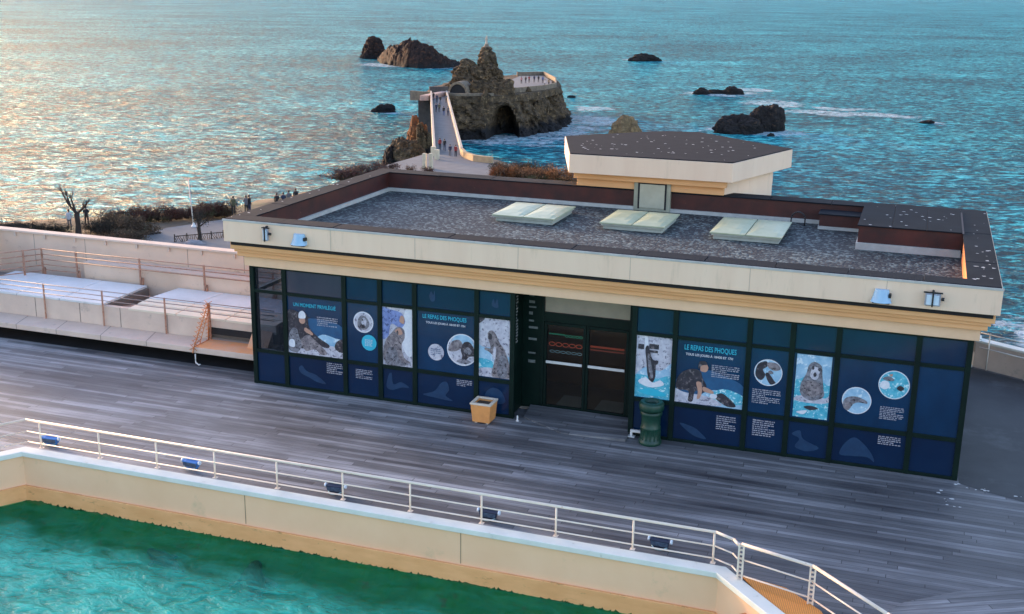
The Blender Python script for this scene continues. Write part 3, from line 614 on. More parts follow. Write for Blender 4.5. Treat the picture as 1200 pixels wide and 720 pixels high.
q = Pic(.86,2.225,.06,.735); q.poly(I_SHADE, [(.18,.62),(.24,.72),(.32,.55),(.5,.45),(.66,.2),(.5,.22),(.36,.34),(.22,.45)]); q.build(W2)
# --- bay 3: two discs
p = Pic(2.3,3.06,.83,2.1); p.disc(I_WHITE, 2.70,1.70,.235); s_ = p.inside(2.70,1.70,.21); s_.poly(I_SNOW, [(.15,.15),(0,.5),(.15,.85),(.5,1),(.85,.85),(1,.5),(.85,.15),(.5,0)]).poly(I_GREY, [(.2,.2),(.2,.6),(.4,.85),(.7,.75),(.85,.4),(.6,.12)]).poly(I_SNOW, [(.4,.45),(.5,.75),(.68,.6),(.6,.3)]).poly(I_DARK, [(.42,.6),(.46,.68),(.52,.62),(.48,.56)]).poly(I_DARK, [(.3,.3),(.5,.38),(.62,.25),(.45,.18)])
merge(p, s_); p.disc(I_CYAN, 2.83,1.26,.175); p.build(W3); caption(2.74,2.92,1.18,1.34,5,I_WHITE,W3,-.03,9); caption(2.5,2.9,.42,.64,6,I_SNOW,W3,-.012,5)
# --- bay 4: trainer in blue bending over seal
p = Pic(3.135,3.865,.82,2.10); p.rect(I_SNOW, 0,1,0,1).poly(I_WHITE, [(.6,.5),(.75,.98),(1,1),(1,.3),(.8,.2)]).poly(I_BLUE, [(0,.72),(0,.98),(.3,.96),(.62,.92),(.74,.78),(.6,.66),(.3,.72),(.2,.5),(0,.45)]).poly(I_MOTT, [(.04,.1),(.1,.4),(.3,.56),(.5,.68),(.7,.64),(.72,.5),(.62,.36),(.7,.16),(.9,.08),(.6,.04),(.3,.04)]).poly(I_SKIN, [(.42,.6),(.56,.66),(.66,.58),(.56,.54)]).poly(I_GREY, [(.1,.06),(.2,.3),(.45,.3),(.55,.12),(.85,.05),(.5,0),(.2,0)]).poly(I_SKIN, [(.56,.78),(.62,.88),(.72,.84),(.7,.74)]).poly(I_DARK, [(.46,.58),(.5,.62),(.53,.57),(.49,.54)])
p.build(W4)
q = Pic(3.135,3.865,.06,.735); q.poly(I_SHADE, [(.12,.4),(.2,.8),(.3,.85),(.34,.5),(.6,.6),(.85,.45),(.6,.42),(.3,.3)]); q.build(W4)
# --- bay 5: feeding title with two discs
p = Pic(3.94,5.25,.82,2.10); p.disc(I_WHITE, 4.97,1.35,.345); s_ = p.inside(4.97,1.35,.325)
s_.poly(I_SNOW, [(.15,.15),(0,.5),(.15,.85),(.5,1),(.85,.85),(1,.5),(.85,.15),(.5,0)]).poly(I_SKY, [(.1,.5),(.2,.88),(.5,1),(.8,.9),(.9,.6),(.5,.6)]).poly(I_MOTT, [(.02,.45),(.15,.75),(.4,.82),(.52,.65),(.4,.5),(.2,.42)]).poly(I_DARK, [(.45,.5),(.55,.75),(.75,.78),(.92,.55),(.95,.35),(.75,.3),(.6,.15),(.45,.1),(.5,.3)]).poly(I_GREY, [(.55,.45),(.68,.62),(.82,.5),(.75,.38)]).poly(I_GREY, [(.3,.1),(.5,.2),(.8,.14),(.6,.04)])
merge(p, s_); p.disc(I_SNOW, 4.38,1.235,.18); p.build(W5); caption(4.27,4.49,1.16,1.32,4,I_DEEP,W5,-.03,11)
lettering('LE REPAS DES PHOQUES', 4.08, 5.06, 1.935, .105, I_CYAN, W5, -.012); lettering('TOUS LES JOURS À 10H30 ET 17H', 4.15, 5.03, 1.83, .07, I_WHITE, W5, -.012, fat=.03)
caption(4.85,5.20,.55,.70,4,I_SNOW,W5,-.012,6)
q = Pic(3.94,5.25,.06,.735); q.poly(I_SHADE, [(.1,.3),(.3,.45),(.42,.75),(.52,.8),(.56,.55),(.5,.35),(.62,.2),(.3,.24)]); q.build(W5)
q = Pic(3.94,5.25,2.175,2.66); q.poly(I_SHADE, [(.22,.5),(.25,.75),(.29,.6),(.31,.8),(.32,.4),(.26,.3)]); q.build(W5)
# --- bay 6: seal standing in water
p = Pic(5.325,6.035,.84,2.10); p.rect(I_SKY, 0,1,0,1).poly(I_SNOW, [(0,.55),(0,1),(1,1),(1,.4),(.6,.5)]).poly(I_WATER, [(0,.05),(0,.3),(.5,.25),(.5,.05)]).poly(I_SNOW, [(0,0),(0,.12),(.4,.16),(1,.1),(1,0)]).poly(I_MOTT, [(.42,.02),(.5,.3),(.36,.42),(.2,.46),(.22,.50),(.38,.5),(.3,.66),(.3,.76),(.42,.80),(.54,.74),(.66,.6),(.8,.5),(.95,.28),(1,.05),(.8,0)]).poly(I_DARK, [(.31,.66),(.34,.74),(.42,.72),(.4,.64)]).poly(I_GREY, [(.6,.05),(.66,.35),(.8,.42),(.9,.2),(.85,.02)]).poly(I_SNOW, [(.44,.35),(.48,.52),(.55,.5),(.52,.3)]).poly(I_DARK, [(0,.90),(.0,1),(.2,1),(.1,.93)])
p.build(W6); q = Pic(5.325,6.035,.06,.735); q.poly(I_SHADE, [(.2,.5),(.4,.8),(.7,.75),(.85,.4),(.5,.3)]); q.build(W6)
q = Pic(5.325,6.035,2.175,2.66); q.poly(I_SHADE, [(.4,.4),(.45,.7),(.5,.5),(.56,.72),(.6,.35)]); q.build(W6)
# --- right bay 1: leaping seal
p = Pic(8.64,9.375,.83,2.10); p.rect(I_SNOW, 0,1,.3,1).poly(I_SKY, [(0,.35),(.3,.5),(.7,.46),(1,.6),(1,.3),(0,.3)]).poly(I_WATER, [(0,.34),(.3,.36),(.6,.33),(1,.38),(1,0),(0,0)])
p.rect(I_DARK, .06,.22,.78,.86).rect(I_DARK, .36,.62,.80,.88).rect(I_DARK,.36,.60,.74,.78).poly(I_WHITE, [(.22,1),(.3,1),(.34,.8),(.26,.8)]).poly(I_DARK, [(.26,.80),(.34,.84),(.46,.64),(.62,.62),(.6,.56),(.56,.54),(.56,.36),(.5,.27),(.42,.26),(.34,.4),(.30,.6)]).poly(I_GREY, [(.33,.7),(.42,.6),(.5,.36),(.44,.34),(.36,.5)]).poly(I_WHITE, [(.1,.26),(.3,.33),(.5,.26),(.7,.31),(.8,.24),(.5,.18),(.25,.2)]).poly(I_CYAN, [(.1,.1),(.5,.16),(.9,.08),(.5,.04)])
p.build(R1)
# --- right bay 2: crouching trainer
p = Pic(9.45,10.79,.83,1.72); p.poly(I_DEEP, [(0,.1),(0,.5),(.4,.8),(.7,.72),(1,.5),(1,0),(.3,0)]).poly(I_SKY, [(.3,.1),(.5,.34),(.75,.36),(1,.2),(1,0),(.3,0)]).poly(I_WATER, [(.5,.2),(.7,.42),(1,.3),(1,.12),(.7,.08)]).poly(I_SNOW, [(0,0),(0,.3),(.14,.24),(.5,.2),(.7,.05),(.5,0)])
p.poly(I_DARK, [(.03,.30),(.02,.5),(.1,.7),(.25,.8),(.36,.76),(.4,.6),(.46,.44),(.42,.28),(.3,.3),(.27,.06),(.2,.06),(.2,.28)]).poly(I_SKIN, [(.31,.5),(.38,.5),(.4,.3),(.37,.14),(.33,.14),(.34,.3)]).poly(I_SKIN, [(.36,.78),(.37,.93),(.43,.96),(.47,.86),(.44,.76)]).poly(I_DARK, [(.33,.82),(.34,.98),(.42,1.0),(.45,.93),(.38,.9)]).poly(I_SKIN, [(.42,.42),(.56,.34),(.55,.28),(.42,.32)]).poly(I_DARK, [(.58,.22),(.68,.32),(.8,.22),(.9,.06),(.78,.03),(.66,.12)]).poly(I_WHITE, [(.54,.28),(.62,.26),(.6,.18),(.52,.2)])
p.build(R2); lettering('LE REPAS DES PHOQUES', 9.60,10.60,1.895,.125, I_CYAN, R2, -.012); lettering('TOUS LES JOURS À 10H30 ET 17H', 9.63,10.54,1.79,.075, I_WHITE, R2, -.012, fat=.03)
caption(10.15,10.68,1.42,1.68,7,I_SNOW,R2,-.026,12); caption(10.3,10.68,.36,.66,7,I_SNOW,R2,-.012,13)
q = Pic(9.45,10.79,.06,.735); q.poly(I_SHADE, [(.1,.5),(.3,.42),(.4,.3),(.5,.1),(.34,.14),(.2,.3)]); q.build(R2)
# --- right bay 3
p = Pic(10.87,11.6,.82,2.10); p.disc(I_WHITE, 11.22,1.64,.265); s_ = p.inside(11.22,1.64,.25); s_.poly(I_SKY, [(.15,.15),(0,.5),(.15,.85),(.5,1),(.85,.85),(1,.5),(.85,.15),(.5,0)]).poly(I_DARK, [(.02,.4),(.1,.8),(.4,.95),(.45,.75),(.3,.6),(.4,.4),(.3,.2),(.15,.2)]).poly(I_DARK, [(.4,.4),(.5,.5),(.75,.2),(.8,.12),(.6,.05)]).poly(I_MOTT, [(.45,.9),(.5,.7),(.75,.6),(.95,.7),(.8,.9)]).poly(I_GREY, [(.5,.55),(.6,.6),(.7,.5),(.55,.45)])
merge(p, s_); p.build(R3); caption(10.95,11.48,1.00,1.30,8,I_SNOW,R3,-.012,14); caption(11.0,11.42,.34,.68,8,I_SNOW,R3,-.012,15)
# --- right bay 4: seal head upright in water
p = Pic(11.73,12.37,.84,2.085); p.rect(I_WATER, 0,1,0,1).poly(I_SKY, [(0,.6),(0,1),(1,1),(1,.55),(.5,.7)]).poly(I_SNOW, [(0,.3),(.3,.36),(.9,.34),(1,.42),(1,.28),(.5,.24),(0,.26)]).poly(I_GREY, [(.2,.36),(.16,.52),(.3,.7),(.36,.84),(.52,.9),(.72,.84),(.76,.7),(.82,.5),(.84,.36),(.5,.28)]).poly(I_MOTT, [(.24,.4),(.24,.54),(.44,.6),(.7,.56),(.76,.42),(.5,.34)]).poly(I_SNOW, [(.42,.66),(.46,.8),(.6,.82),(.68,.74),(.6,.62)]).poly(I_DARK, [(.44,.80),(.48,.84),(.52,.8),(.48,.77)]).poly(I_DARK, [(.62,.79),(.66,.82),(.7,.78),(.66,.76)]).poly(I_DARK, [(.5,.7),(.55,.74),(.6,.7),(.55,.66)]).poly(I_DARK, [(.3,.17),(.5,.2),(.72,.17),(.5,.13)]).poly(I_WHITE, [(.1,.08),(.4,.12),(.3,.05)])
p.build(R4); q = Pic(11.67,12.42,.06,.735); q.poly(I_SHADE, [(.1,.62),(.3,.75),(.4,.5),(.8,.3),(.5,.15),(.2,.25),(.3,.5)]); q.build(R4)
# --- right bay 5: two discs
p = Pic(12.5,13.82,.82,2.10); p.disc(I_WHITE, 12.87,1.30,.265); s_ = p.inside(12.87,1.30,.25)
s_.poly(I_SKY, [(.15,.15),(0,.5),(.15,.85),(.5,1),(.85,.85),(1,.5),(.85,.15),(.5,0)]).poly(I_GREY, [(.02,.3),(.1,.55),(.4,.66),(.7,.6),(.88,.5),(.86,.42),(.6,.44),(.4,.35),(.25,.1),(.1,.12)]).poly(I_DARK, [(.35,.5),(.4,.56),(.46,.5),(.4,.46)]).poly(I_MOTT, [(.1,.15),(.12,.4),(.28,.4),(.3,.2)])
merge(p, s_); p.disc(I_WHITE, 13.50,1.69,.275); s_ = p.inside(13.50,1.69,.26)
s_.poly(I_WATER, [(.15,.15),(0,.5),(.15,.85),(.5,1),(.85,.85),(1,.5),(.85,.15),(.5,0)]).poly(I_WHITE, [(.02,.4),(.1,.6),(.3,.6),(.35,.42),(.2,.3)]).poly(I_GREY, [(.1,.7),(.3,.8),(.5,.68),(.3,.62)]).poly(I_DARK, [(.6,.38),(.7,.5),(.85,.42),(.75,.3)]).poly(I_SKIN,[(.3,.85),(.42,.9),(.4,.8)])
merge(p, s_); p.build(R5); caption(13.30,13.72,1.00,1.26,8,I_SNOW,R5,-.012,16); caption(13.32,13.72,.50,.68,5,I_SNOW,R5,-.012,17)
q = Pic(12.5,13.82,.06,.735); q.poly(I_SHADE, [(.12,.2),(.16,.5),(.28,.75),(.4,.66),(.55,.35),(.6,.1),(.5,.22),(.3,.2)]); q.build(R5)

# ---------------------------------------------------------------- recessed entrance
DY = .80
dfr = MB(); 
dfr.box(6.02,6.44,DY-.04,DY+.03,0,2.70)                       # sidelight backing
dfr.box(6.44,6.50,DY-.06,DY+.04,0,2.70); dfr.box(8.32,8.60,DY-.06,DY+.04,0,2.70); dfr.box(6.50,8.32,DY-.055,DY+.04,1.94,2.14); dfr.box(6.50,8.32,DY-.055,DY+.04,2.60,2.70)
fr_o = dfr.build('entrance_frame', GREEN, B, .004)
tp = MB(); tp.box(6.50,8.32,DY-.004,DY+.008,2.14,2.60); tp.build('transom_pane', mat('lit transom glass', (.42,.34,.26), (.30,.25,.20), 1.2, .2), fr_o)
rn = random.Random(3)
for z in [2.45,2.3,2.2,2.05,1.9,1.75,1.5,1.2,1.0]:
    side = MB(); side.box(6.16, 6.16+rn.uniform(.08,.2), DY-.046, DY-.043, z, z+rn.uniform(.03,.07)); side.build('sidelight_mark', mat('pale sidelight mark', (.20,.22,.21), (.10,.12,.12), 20, .4), fr_o)  # short pale dashes on the sidelight
rv = MB()
for k in range(16):
    z = 2.5-k*.065; rv.box(6.0205, 6.024, .28, .28+rn.uniform(.08,.2), z, z+.03)
rv.build('reveal_lettering', mat('faded white letters', (.42,.44,.44), (.25,.27,.27), 20, .5), fr_o)
def leaf(x0, x1, right):
    k = MB(); w = .055
    k.box(x0,x0+w,DY-.05,DY+.02,.01,1.93); k.box(x1-w,x1,DY-.05,DY+.02,.01,1.93); k.box(x0+w,x1-w,DY-.05,DY+.02,.01,.11); k.box(x0+w,x1-w,DY-.05,DY+.02,1.87,1.93)
    d = k.build('door', GREEN, B, .004)
    g = MB(); g.box(x0+w,x1-w,DY-.02,DY-.008,.11,1.87); g.build('pane', GLASSD, d)
    b = MB(); b.box(x0+w+.005,x1-w-.005,DY-.10,DY-.07,1.05,1.105); b.box(x0+w+.01,x0+w+.04,DY-.07,DY-.05,1.06,1.095); b.box(x1-w-.04,x1-w-.01,DY-.07,DY-.05,1.06,1.095); b.build('push_bar', WHITEM, d, .004)
    return d
dl = leaf(6.505,7.405,False); dr = leaf(7.415,8.315,True)
def chain(xa, xb, z, m, parent, n, amp=.028):
    k = MB(); L_ = (xb-xa)/n; t = .009
    for i in range(n):
        pts = [(xa+L_*i+L_*.5+L_*.48*math.cos(a), z+amp*math.sin(a)) for a in [2*math.pi*j/10 for j in range(10)]]
        pi_ = [(xa+L_*i+L_*.5+(L_*.48-t)*math.cos(a), z+(amp-t)*math.sin(a)) for a in [2*math.pi*j/10 for j in range(10)]]
        k.add([(p[0],DY-.0235,p[1]) for p in pts+pi_], [(j,(j+1)%10,10+(j+1)%10,10+j) for j in range(10)])
    return k.build('glass_mark', m, parent)  # chains of coloured rings on the door glass
chain(6.95,7.33,1.66,I_GREENS,dl,5); chain(6.60,6.95,1.68,I_GREENS,dl,6,.015); chain(6.60,7.33,1.46,I_RED,dl,5,.045); chain(6.62,7.33,1.30,I_PALEG,dl,6,.03)
chain(7.50,8.22,1.50,I_RED,dr,12,.02); chain(7.50,8.22,1.43,mat('ink dim red',(.35,.06,.03)),dr,14,.012)
dm = MB(); dm.box(6.7,7.25,.95,1.7,.01,.025); dm.box(7.55,8.15,.95,1.7,.01,.025); dm.build('door_mat', WHITESLAB, B)

# ramp in front of the door
rp_ = MB(); rp_.add([(6.25,.70,.0),(8.52,.70,0),(8.60,-.42,0),(7.3,-.46,0),(6.3,.1,0),(6.25,.70,.085),(8.52,.70,.085),(8.60,-.42,.05),(7.3,-.46,.012),(6.3,.1,.03)], [(4,3,2,1,0),(5,6,7,8,9),(0,1,6,5),(1,2,7,6),(2,3,8,7),(3,4,9,8),(4,0,5,9)])
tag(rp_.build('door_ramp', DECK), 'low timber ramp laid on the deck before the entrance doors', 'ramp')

# ---------------------------------------------------------------- loose things on the deck
pl = thing('planter', 'small square orange planter with pale rim standing on the deck left of the entrance', 'planter', (5.60,-.38,0))
k = MB(); a, b, h_ = .185, .218, .43; cx, cy = 5.60, -.38
k.add([(cx-a,cy-a,.03),(cx+a,cy-a,.03),(cx+a,cy+a,.03),(cx-a,cy+a,.03),(cx-b,cy-b,h_),(cx+b,cy-b,h_),(cx+b,cy+b,h_),(cx-b,cy+b,h_),(cx-b+.05,cy-b+.05,h_),(cx+b-.05,cy-b+.05,h_),(cx+b-.05,cy+b-.05,h_),(cx-b+.05,cy+b-.05,h_),(cx-b+.05,cy-b+.05,h_-.07),(cx+b-.05,cy-b+.05,h_-.07),(cx+b-.05,cy+b-.05,h_-.07),(cx-b+.05,cy+b-.05,h_-.07)],
      [(3,2,1,0),(0,1,5,4),(1,2,6,5),(2,3,7,6),(3,0,4,7),(4,5,9,8),(5,6,10,9),(6,7,11,10),(7,4,8,11),(8,9,13,12),(9,10,14,13),(10,11,15,14),(11,8,12,15)])
k.build('pot', TERRA, pl, .01)
k = MB(); 
for (x0,x1,y0,y1) in ((-b-.01,b+.01,-b-.01,-b+.05),(-b-.01,b+.01,b-.05,b+.01),(-b-.01,-b+.05,-b+.05,b-.05),(b-.05,b+.01,-b+.05,b-.05)): k.box(cx+x0,cx+x1,cy+y0,cy+y1,h_-.02,h_+.018)
k.build('rim', TERRAR, pl, .006)
k = MB(); k.box(cx-b+.05,cx+b-.05,cy-b+.05,cy+b-.05,h_-.1,h_-.05); k.build('soil', SOIL, pl)
k = MB()
for sx, sy in ((-1,-1),(1,-1),(1,1),(-1,1)): k.box(cx+sx*.12-.025,cx+sx*.12+.025,cy+sy*.12-.025,cy+sy*.12+.025,0,.03)
k.build('foot', TERRAR, pl)
bx_, by_ = 9.07, -.30
bn = thing('litter_bin', 'dark green ribbed cast litter bin standing on the deck right of the entrance doors', 'bin', (bx_,by_,0))
k = MB(); k.lathe((bx_,by_,0), [(.21,0),(.225,.02),(.225,.07),(.19,.10),(.185,.30),(.20,.32),(.20,.36),(.187,.38),(.19,.58),(.215,.62),(.215,.66),(.20,.68)], 28)
for i in range(14):
    t = 2*math.pi*i/14; k.box(bx_+.19*math.cos(t)-.012,bx_+.19*math.cos(t)+.012,by_+.19*math.sin(t)-.012,by_+.19*math.sin(t)+.012,.1,.3)
k.build('body', BINM, bn)
k = MB(); k.lathe((bx_,by_,.68), [(.17,0),(.235,.03),(.245,.07),(.245,.15),(.22,.19),(.15,.19),(.14,.12)], 28); k.build('rim', BINM, bn)
k = MB(); k.lathe((bx_,by_,.76), [(.14,0),(.135,.02)], 20); k.build('liner', BLACKM, bn)
br = MB(); br.box(8.62,9.02,-.12,-.06,.10,.15); br.box(8.62,8.67,-.13,-.08,.0,.10); br.box(8.56,8.72,-.16,-.05,0,.02)
tag(br.build('door_stop', WHITEM, None, .005), 'small white angle bracket low on the deck beside the green bin', 'bracket')
ds_ = MB(); ds_.lathe((6.24,-.12,0), [(.035,0),(.035,.01),(.018,.02),(.018,.10),(.012,.12)], 12)
tag(ds_.build('deck_stud', WHITEM), 'tiny white stud on the deck just right of the orange planter', 'stud')
# small bits under the terrace edge: hooks, cable

# ---------------------------------------------------------------- fascia lamps
def hood_lamp(x, z, label, s=1):
    t = thing('hood_lamp', label, 'lamp', (x,-FO,z), 'lamps along the fascia')
    k = MB(); n = 10
    prof = [(-.055,.115),(.02,.12),(.10,.135),(.15,.165),(.17,.185)]
    vs = []
    for d, w in prof:                       # d: down, w half width ; bowed outwards
        for i in range(n+1):
            u = -1+2*i/n; vs.append((x+u*w, -FO-.02-.16*(1-.55*abs(u)**2.2)*(.55+.45*(d+.055)/.22), z+.06-d+.0*u))
    fs = [(j*(n+1)+i,j*(n+1)+i+1,(j+1)*(n+1)+i+1,(j+1)*(n+1)+i) for j in range(len(prof)-1) for i in range(n)]
    k.add(vs, fs, 0, True)
    top = [vs[i] for i in range(n+1)]; k.add(top+[(x+.115,-FO-.003,z+.115),(x-.115,-FO-.003,z+.115)], [tuple(range(n+3))], 0)
    for sgn in (-1,1):
        e = [vs[j*(n+1)+(n if sgn > 0 else 0)] for j in range(len(prof))]; k.add(e+[(x+sgn*.17,-FO-.003,z-.1),(x+sgn*.115,-FO-.003,z+.115)], [tuple(range(len(e)+2))], 0)
    k.build('hood', HOOD, t)
    k = MB(); k.box(x-.15,x+.15,-FO-.12,-FO-.004,z-.135,z-.105); k.build('lamp_box', BLACKM, t, .01)
    k = MB(); k.box(x+.12,x+.165,-FO-.10,-FO-.004,z-.02,z+.05); k.build('side_bracket', BLACKM, t, .004)
def bracket_lamp(x, z, label, w=.13, h=.12, bar=True):
    t = thing('bracket_lamp', label, 'lamp', (x,-FO,z), 'lamps along the fascia')
    k = MB(); k.box(x-w,x+w,-FO-.12,-FO-.05,z-h,z+h); k.build('lamp_case', mat('grey lamp case', (.34,.36,.40), (.22,.24,.28), 8, .4), t, .015)
    k = MB(); k.box(x-w*.8,x+w*.8,-FO-.128,-FO-.121,z-h*.8,z+h*.8); k.build('lamp_glass', LENS, t, .004)
    k = MB(); k.box(x-.014,x+.014,-FO-.145,-FO-.129,z-h-.01,z+h+.05); k.box(x-w-.03,x+w+.03,-FO-.10,-FO-.07,z+h+.003,z+h+.025); k.tube((x,-FO-.06,z+h+.03),(x,-FO-.003,z+h+.03),.02); k.tube((x+w+.01,-FO-.08,z+.02),(x+w+.06,-FO-.08,z+.02),.03)
    k.build('yoke', BLACKM, t)
a = aty(312,275,-.5); bracket_lamp(a.x, a.z, 'small upright grey lamp with yoke, leftmost on the cream fascia', .06, .13)
a = aty(350,281,-.5); hood_lamp(a.x, a.z, 'pale blue hooded lamp near the left end of the cream fascia')
a = aty(1033,347,-.5); hood_lamp(a.x, a.z, 'pale blue hooded lamp near the right end of the cream fascia')
a = aty(1093,351,-.5); bracket_lamp(a.x, a.z, 'square grey lamp with dark central bar, rightmost on the cream fascia', .13, .11)

# ---------------------------------------------------------------- pool railing
yr = -4.93
prl = thing('pool_railing', 'long pale salmon railing on the pool coping with three rails', 'railing', (4,yr,.05))
line0 = [(-5.6,-10.35),(-1.98,-4.93),(11.15,-4.93),(11.45,-5.08)]
for z, r in ((.575,.024),(.34,.013),(.13,.013)):
    k = MB()
    for (a, b) in zip(line0, line0[1:]): k.tube((a[0],a[1],z),(b[0],b[1],z), r, n=10)
    k.tube((11.45,-5.08,z),(11.57,-5.27,z), r, n=10)
    k.build('top_rail' if z > .5 else 'rail', RAILP, prl)
for x in (-1.67,-.33,.93,2.16,3.43,4.72,5.99,7.28,8.57,9.85,11.13):
    k = MB(); k.tube((x,yr,.045),(x,yr,.57),.017); k.box(x-.04,x+.04,yr-.035,yr+.035,.046,.056); k.build('post', RAILP, prl)
for (x, y) in ((-2.45,-5.63),(-3.2,-6.75),(-3.95,-7.9)):
    k = MB(); k.tube((x,y,.045),(x,y,.57),.017); k.box(x-.04,x+.04,y-.035,y+.035,.046,.056); k.build('post', RAILP, prl)
gr_ = thing('gate_railing', 'orange tinted railing with two thick perforated posts at the right end of the pool', 'railing', (12.1,-5.5,0))
for (x, y) in ((11.60,-5.30),(12.68,-5.63)):
    k = MB(); w = .034
    k.box(x-w-.012,x-w+.012,y-.03,y+.03,0,.63); k.box(x+w-.012,x+w+.012,y-.03,y+.03,0,.63)
    for i in range(9): k.box(x-w+.012,x+w-.012,y-.01,y+.01,.03+i*.07,.055+i*.07)
    k.build('post', RAILP, gr_)
P2 = [(11.60,-5.30),(12.68,-5.63),(13.75,-6.66),(15.6,-8.45)]
for z, r in ((.63,.026),(.38,.013),(.12,.013)):
    k = MB()
    for (a, b) in zip(P2, P2[1:]): k.tube((a[0],a[1],z),(b[0],b[1],z), r, n=10)
    k.build('top_rail' if z > .5 else 'rail', RAILP, gr_)
for (x, y) in ((13.75,-6.66),(14.7,-7.58)):
    k = MB(); k.tube((x,y,0),(x,y,.62),.017); k.build('post', RAILP, gr_)
# perforated plate behind the gate posts
gp = [atz(x,y,.03) for x,y in [(869,674),(921,689),(962,716),(975,735),(925,735)]]
k = MB(); k.prism([(p.x,p.y) for p in gp], .008, .03)
def perf(name, c, c2, sc):
    m = bpy.data.materials.new(name); m.use_nodes = True; nt = m.node_tree; N = nt.nodes; L = nt.links; b = N['Principled BSDF']
    tc = N.new('ShaderNodeTexCoord'); v = N.new('ShaderNodeTexVoronoi'); v.inputs['Scale'].default_value = sc; v.inputs['Randomness'].default_value = .1; L.new(tc.outputs['Object'], v.inputs[0])
    r = N.new('ShaderNodeMapRange'); r.inputs[1].default_value = .28; r.inputs[2].default_value = .36; L.new(v.outputs['Distance'], r.inputs[0])
    mx = N.new('ShaderNodeMix'); mx.data_type = 'RGBA'; mx.inputs[6].default_value = c2+(1,); mx.inputs[7].default_value = c+(1,); L.new(r.outputs[0], mx.inputs[0]); L.new(mx.outputs[2], b.inputs['Base Color']); b.inputs['Roughness'].default_value = .6
    return m
tag(k.build('perforated_plate', perf('orange perforated metal', (.75,.30,.06), (.28,.11,.03), 38)), 'orange perforated metal plate lying between the gate posts and the pool coping', 'plate')

# ---------------------------------------------------------------- pool floodlights
def flood(x, y, m, rot, label):
    t = thing('floodlight', label, 'floodlight', (0,0,0), 'floodlights on the deck behind the pool railing')
    k = MB(); k.add([(-.17,-.07,.05),(.17,-.07,.05),(.15,.07,.04),(-.15,.07,.04),(-.19,-.09,.20),(.19,-.09,.20),(.17,.09,.24),(-.17,.09,.24)], [(3,2,1,0),(4,5,6,7),(0,1,5,4),(1,2,6,5),(2,3,7,6),(3,0,4,7)])
    for i in range(6): k.box(-.14+i*.05,-.125+i*.05,-.02,.08,.235,.262)
    k.build('housing', m, t, .012)
    k = MB(); k.add([(-.16,-.093,.075),(.16,-.093,.075),(.172,-.102,.185),(-.172,-.102,.185)], [(0,1,2,3)]); k.build('lamp_glass', mat('dark lamp glass', (.03,.05,.09), (.08,.12,.18), 12, .15), t)
    for s in (-1,1):
        k = MB(); k.tube((s*.20,-.02,.19),(s*.235,-.02,.19),.052,n=14); k.build('end_cap', LENS, t)
    k = MB(); pts = [(.10*math.cos(a),-.14-.06*math.sin(a),.05+.0*a) for a in [math.pi*i/10 for i in range(11)]]; k.path(pts, .012); k.tube((-.10,-.14,.05),(-.16,-.05,.06),.012); k.tube((.10,-.14,.05),(.16,-.05,.06),.012); k.build('bracket', mat('pale teal bracket', (.30,.48,.52), None, 5, .4), t)
    k = MB(); k.box(-.12,.12,-.05,.05,0,.04); k.build('foot', m, t)
    t.location = (x,y,0); t.rotation_euler = (0,0,rot); t.scale = (.85,.8,.72)
for (px, py, m, rr, lab) in ((62,520,BLUEM,.1,'floodlight with painted blue sky sheen beside the pool corner at the far left, leftmost of five'),(231,545,BLUEM,-.05,'floodlight with painted blue sky sheen behind the railing, second from the left of five'),
    (398,574,NAVY,.12,'dark navy floodlight behind the railing in the middle of the row of five'),(578,602,NAVY,0,'dark navy floodlight below the orange planter, fourth from the left of five'),(776,637,NAVY,-.06,'dark navy floodlight nearest the gate posts, rightmost of five')):
    p = atz(px, py, 0); flood(p.x, -4.62, m, rr, lab)

# ---------------------------------------------------------------- left terrace
XR = -.20
ts = thing('terrace', 'raised pinkish concrete terrace with ledge and white slabs left of the pavilion', 'terrace', (-5,2,.42))
k = MB(); k.box(-15,XR,.56,4.0,.29,.42); k.build('slab', CONC, ts, .01)
k = MB()
for x in (-10.1,-8.7,-7.1,-5.9,-4.6,-3.3,-2.0): k.add([(x,.555,.30),(x+.014,.555,.30),(x+.014,.555,.4235),(x,.555,.4235),(x-.25,1.27,.4235),(x-.236,1.27,.4235)], [(0,1,2,3),(3,2,5,4)])
k.build('slab_joint', JOINT, ts)
k = MB(); k.box(-15,-2.05,1.28,1.42,.421,.925); k.box(-2.05,XR,1.28,1.40,.72,.925); k.build('front_wall', CONC, ts, .006)
for x in (-8.55,-7.1,-5.75,-4.55,-3.2): k = MB(); k.box(x,x+.016,1.2765,1.30,.43,.92); k.build('wall_joint', JOINT, ts)
def slabrow(x0, x1, n, y0, y1, z, skew, name='roof_slab', m=WHITESLAB):
    for i in range(n):
        a = x0+(x1-x0)*i/n+.012; b = x0+(x1-x0)*(i+1)/n-.012
        k = MB(); k.add([(a,y0,z-.05),(b,y0,z-.05),(b+skew,y1,z-.05),(a+skew,y1,z-.05),(a,y0,z),(b,y0,z),(b+skew,y1,z+.01),(a+skew,y1,z+.01)], [(3,2,1,0),(4,5,6,7),(0,1,5,4),(1,2,6,5),(2,3,7,6),(3,0,4,7)]); k.build(name, m, ts, .005)
slabrow(-11.6,-5.02,5,1.27,2.15,.98,-.03); slabrow(-9.3,-5.05,3,2.18,3.12,.985,-.03)
SLABC = mat('cream roof slab', (.74,.66,.52), (.66,.58,.46), 1.4, .7, .002, 20)
slabrow(-4.30,XR,3,1.27,1.66,.945,-.02,m=SLABC); slabrow(-4.32,XR,3,1.68,2.12,.965,-.02,m=SLABC); slabrow(-4.34,XR,3,2.15,3.24,.985,.12)
k = MB(); k.box(-11.6,-5.02,1.43,3.10,.43,.925); k.box(-4.34,XR,1.43,3.22,.43,.89); k.build('slab_support', JOINT, ts)
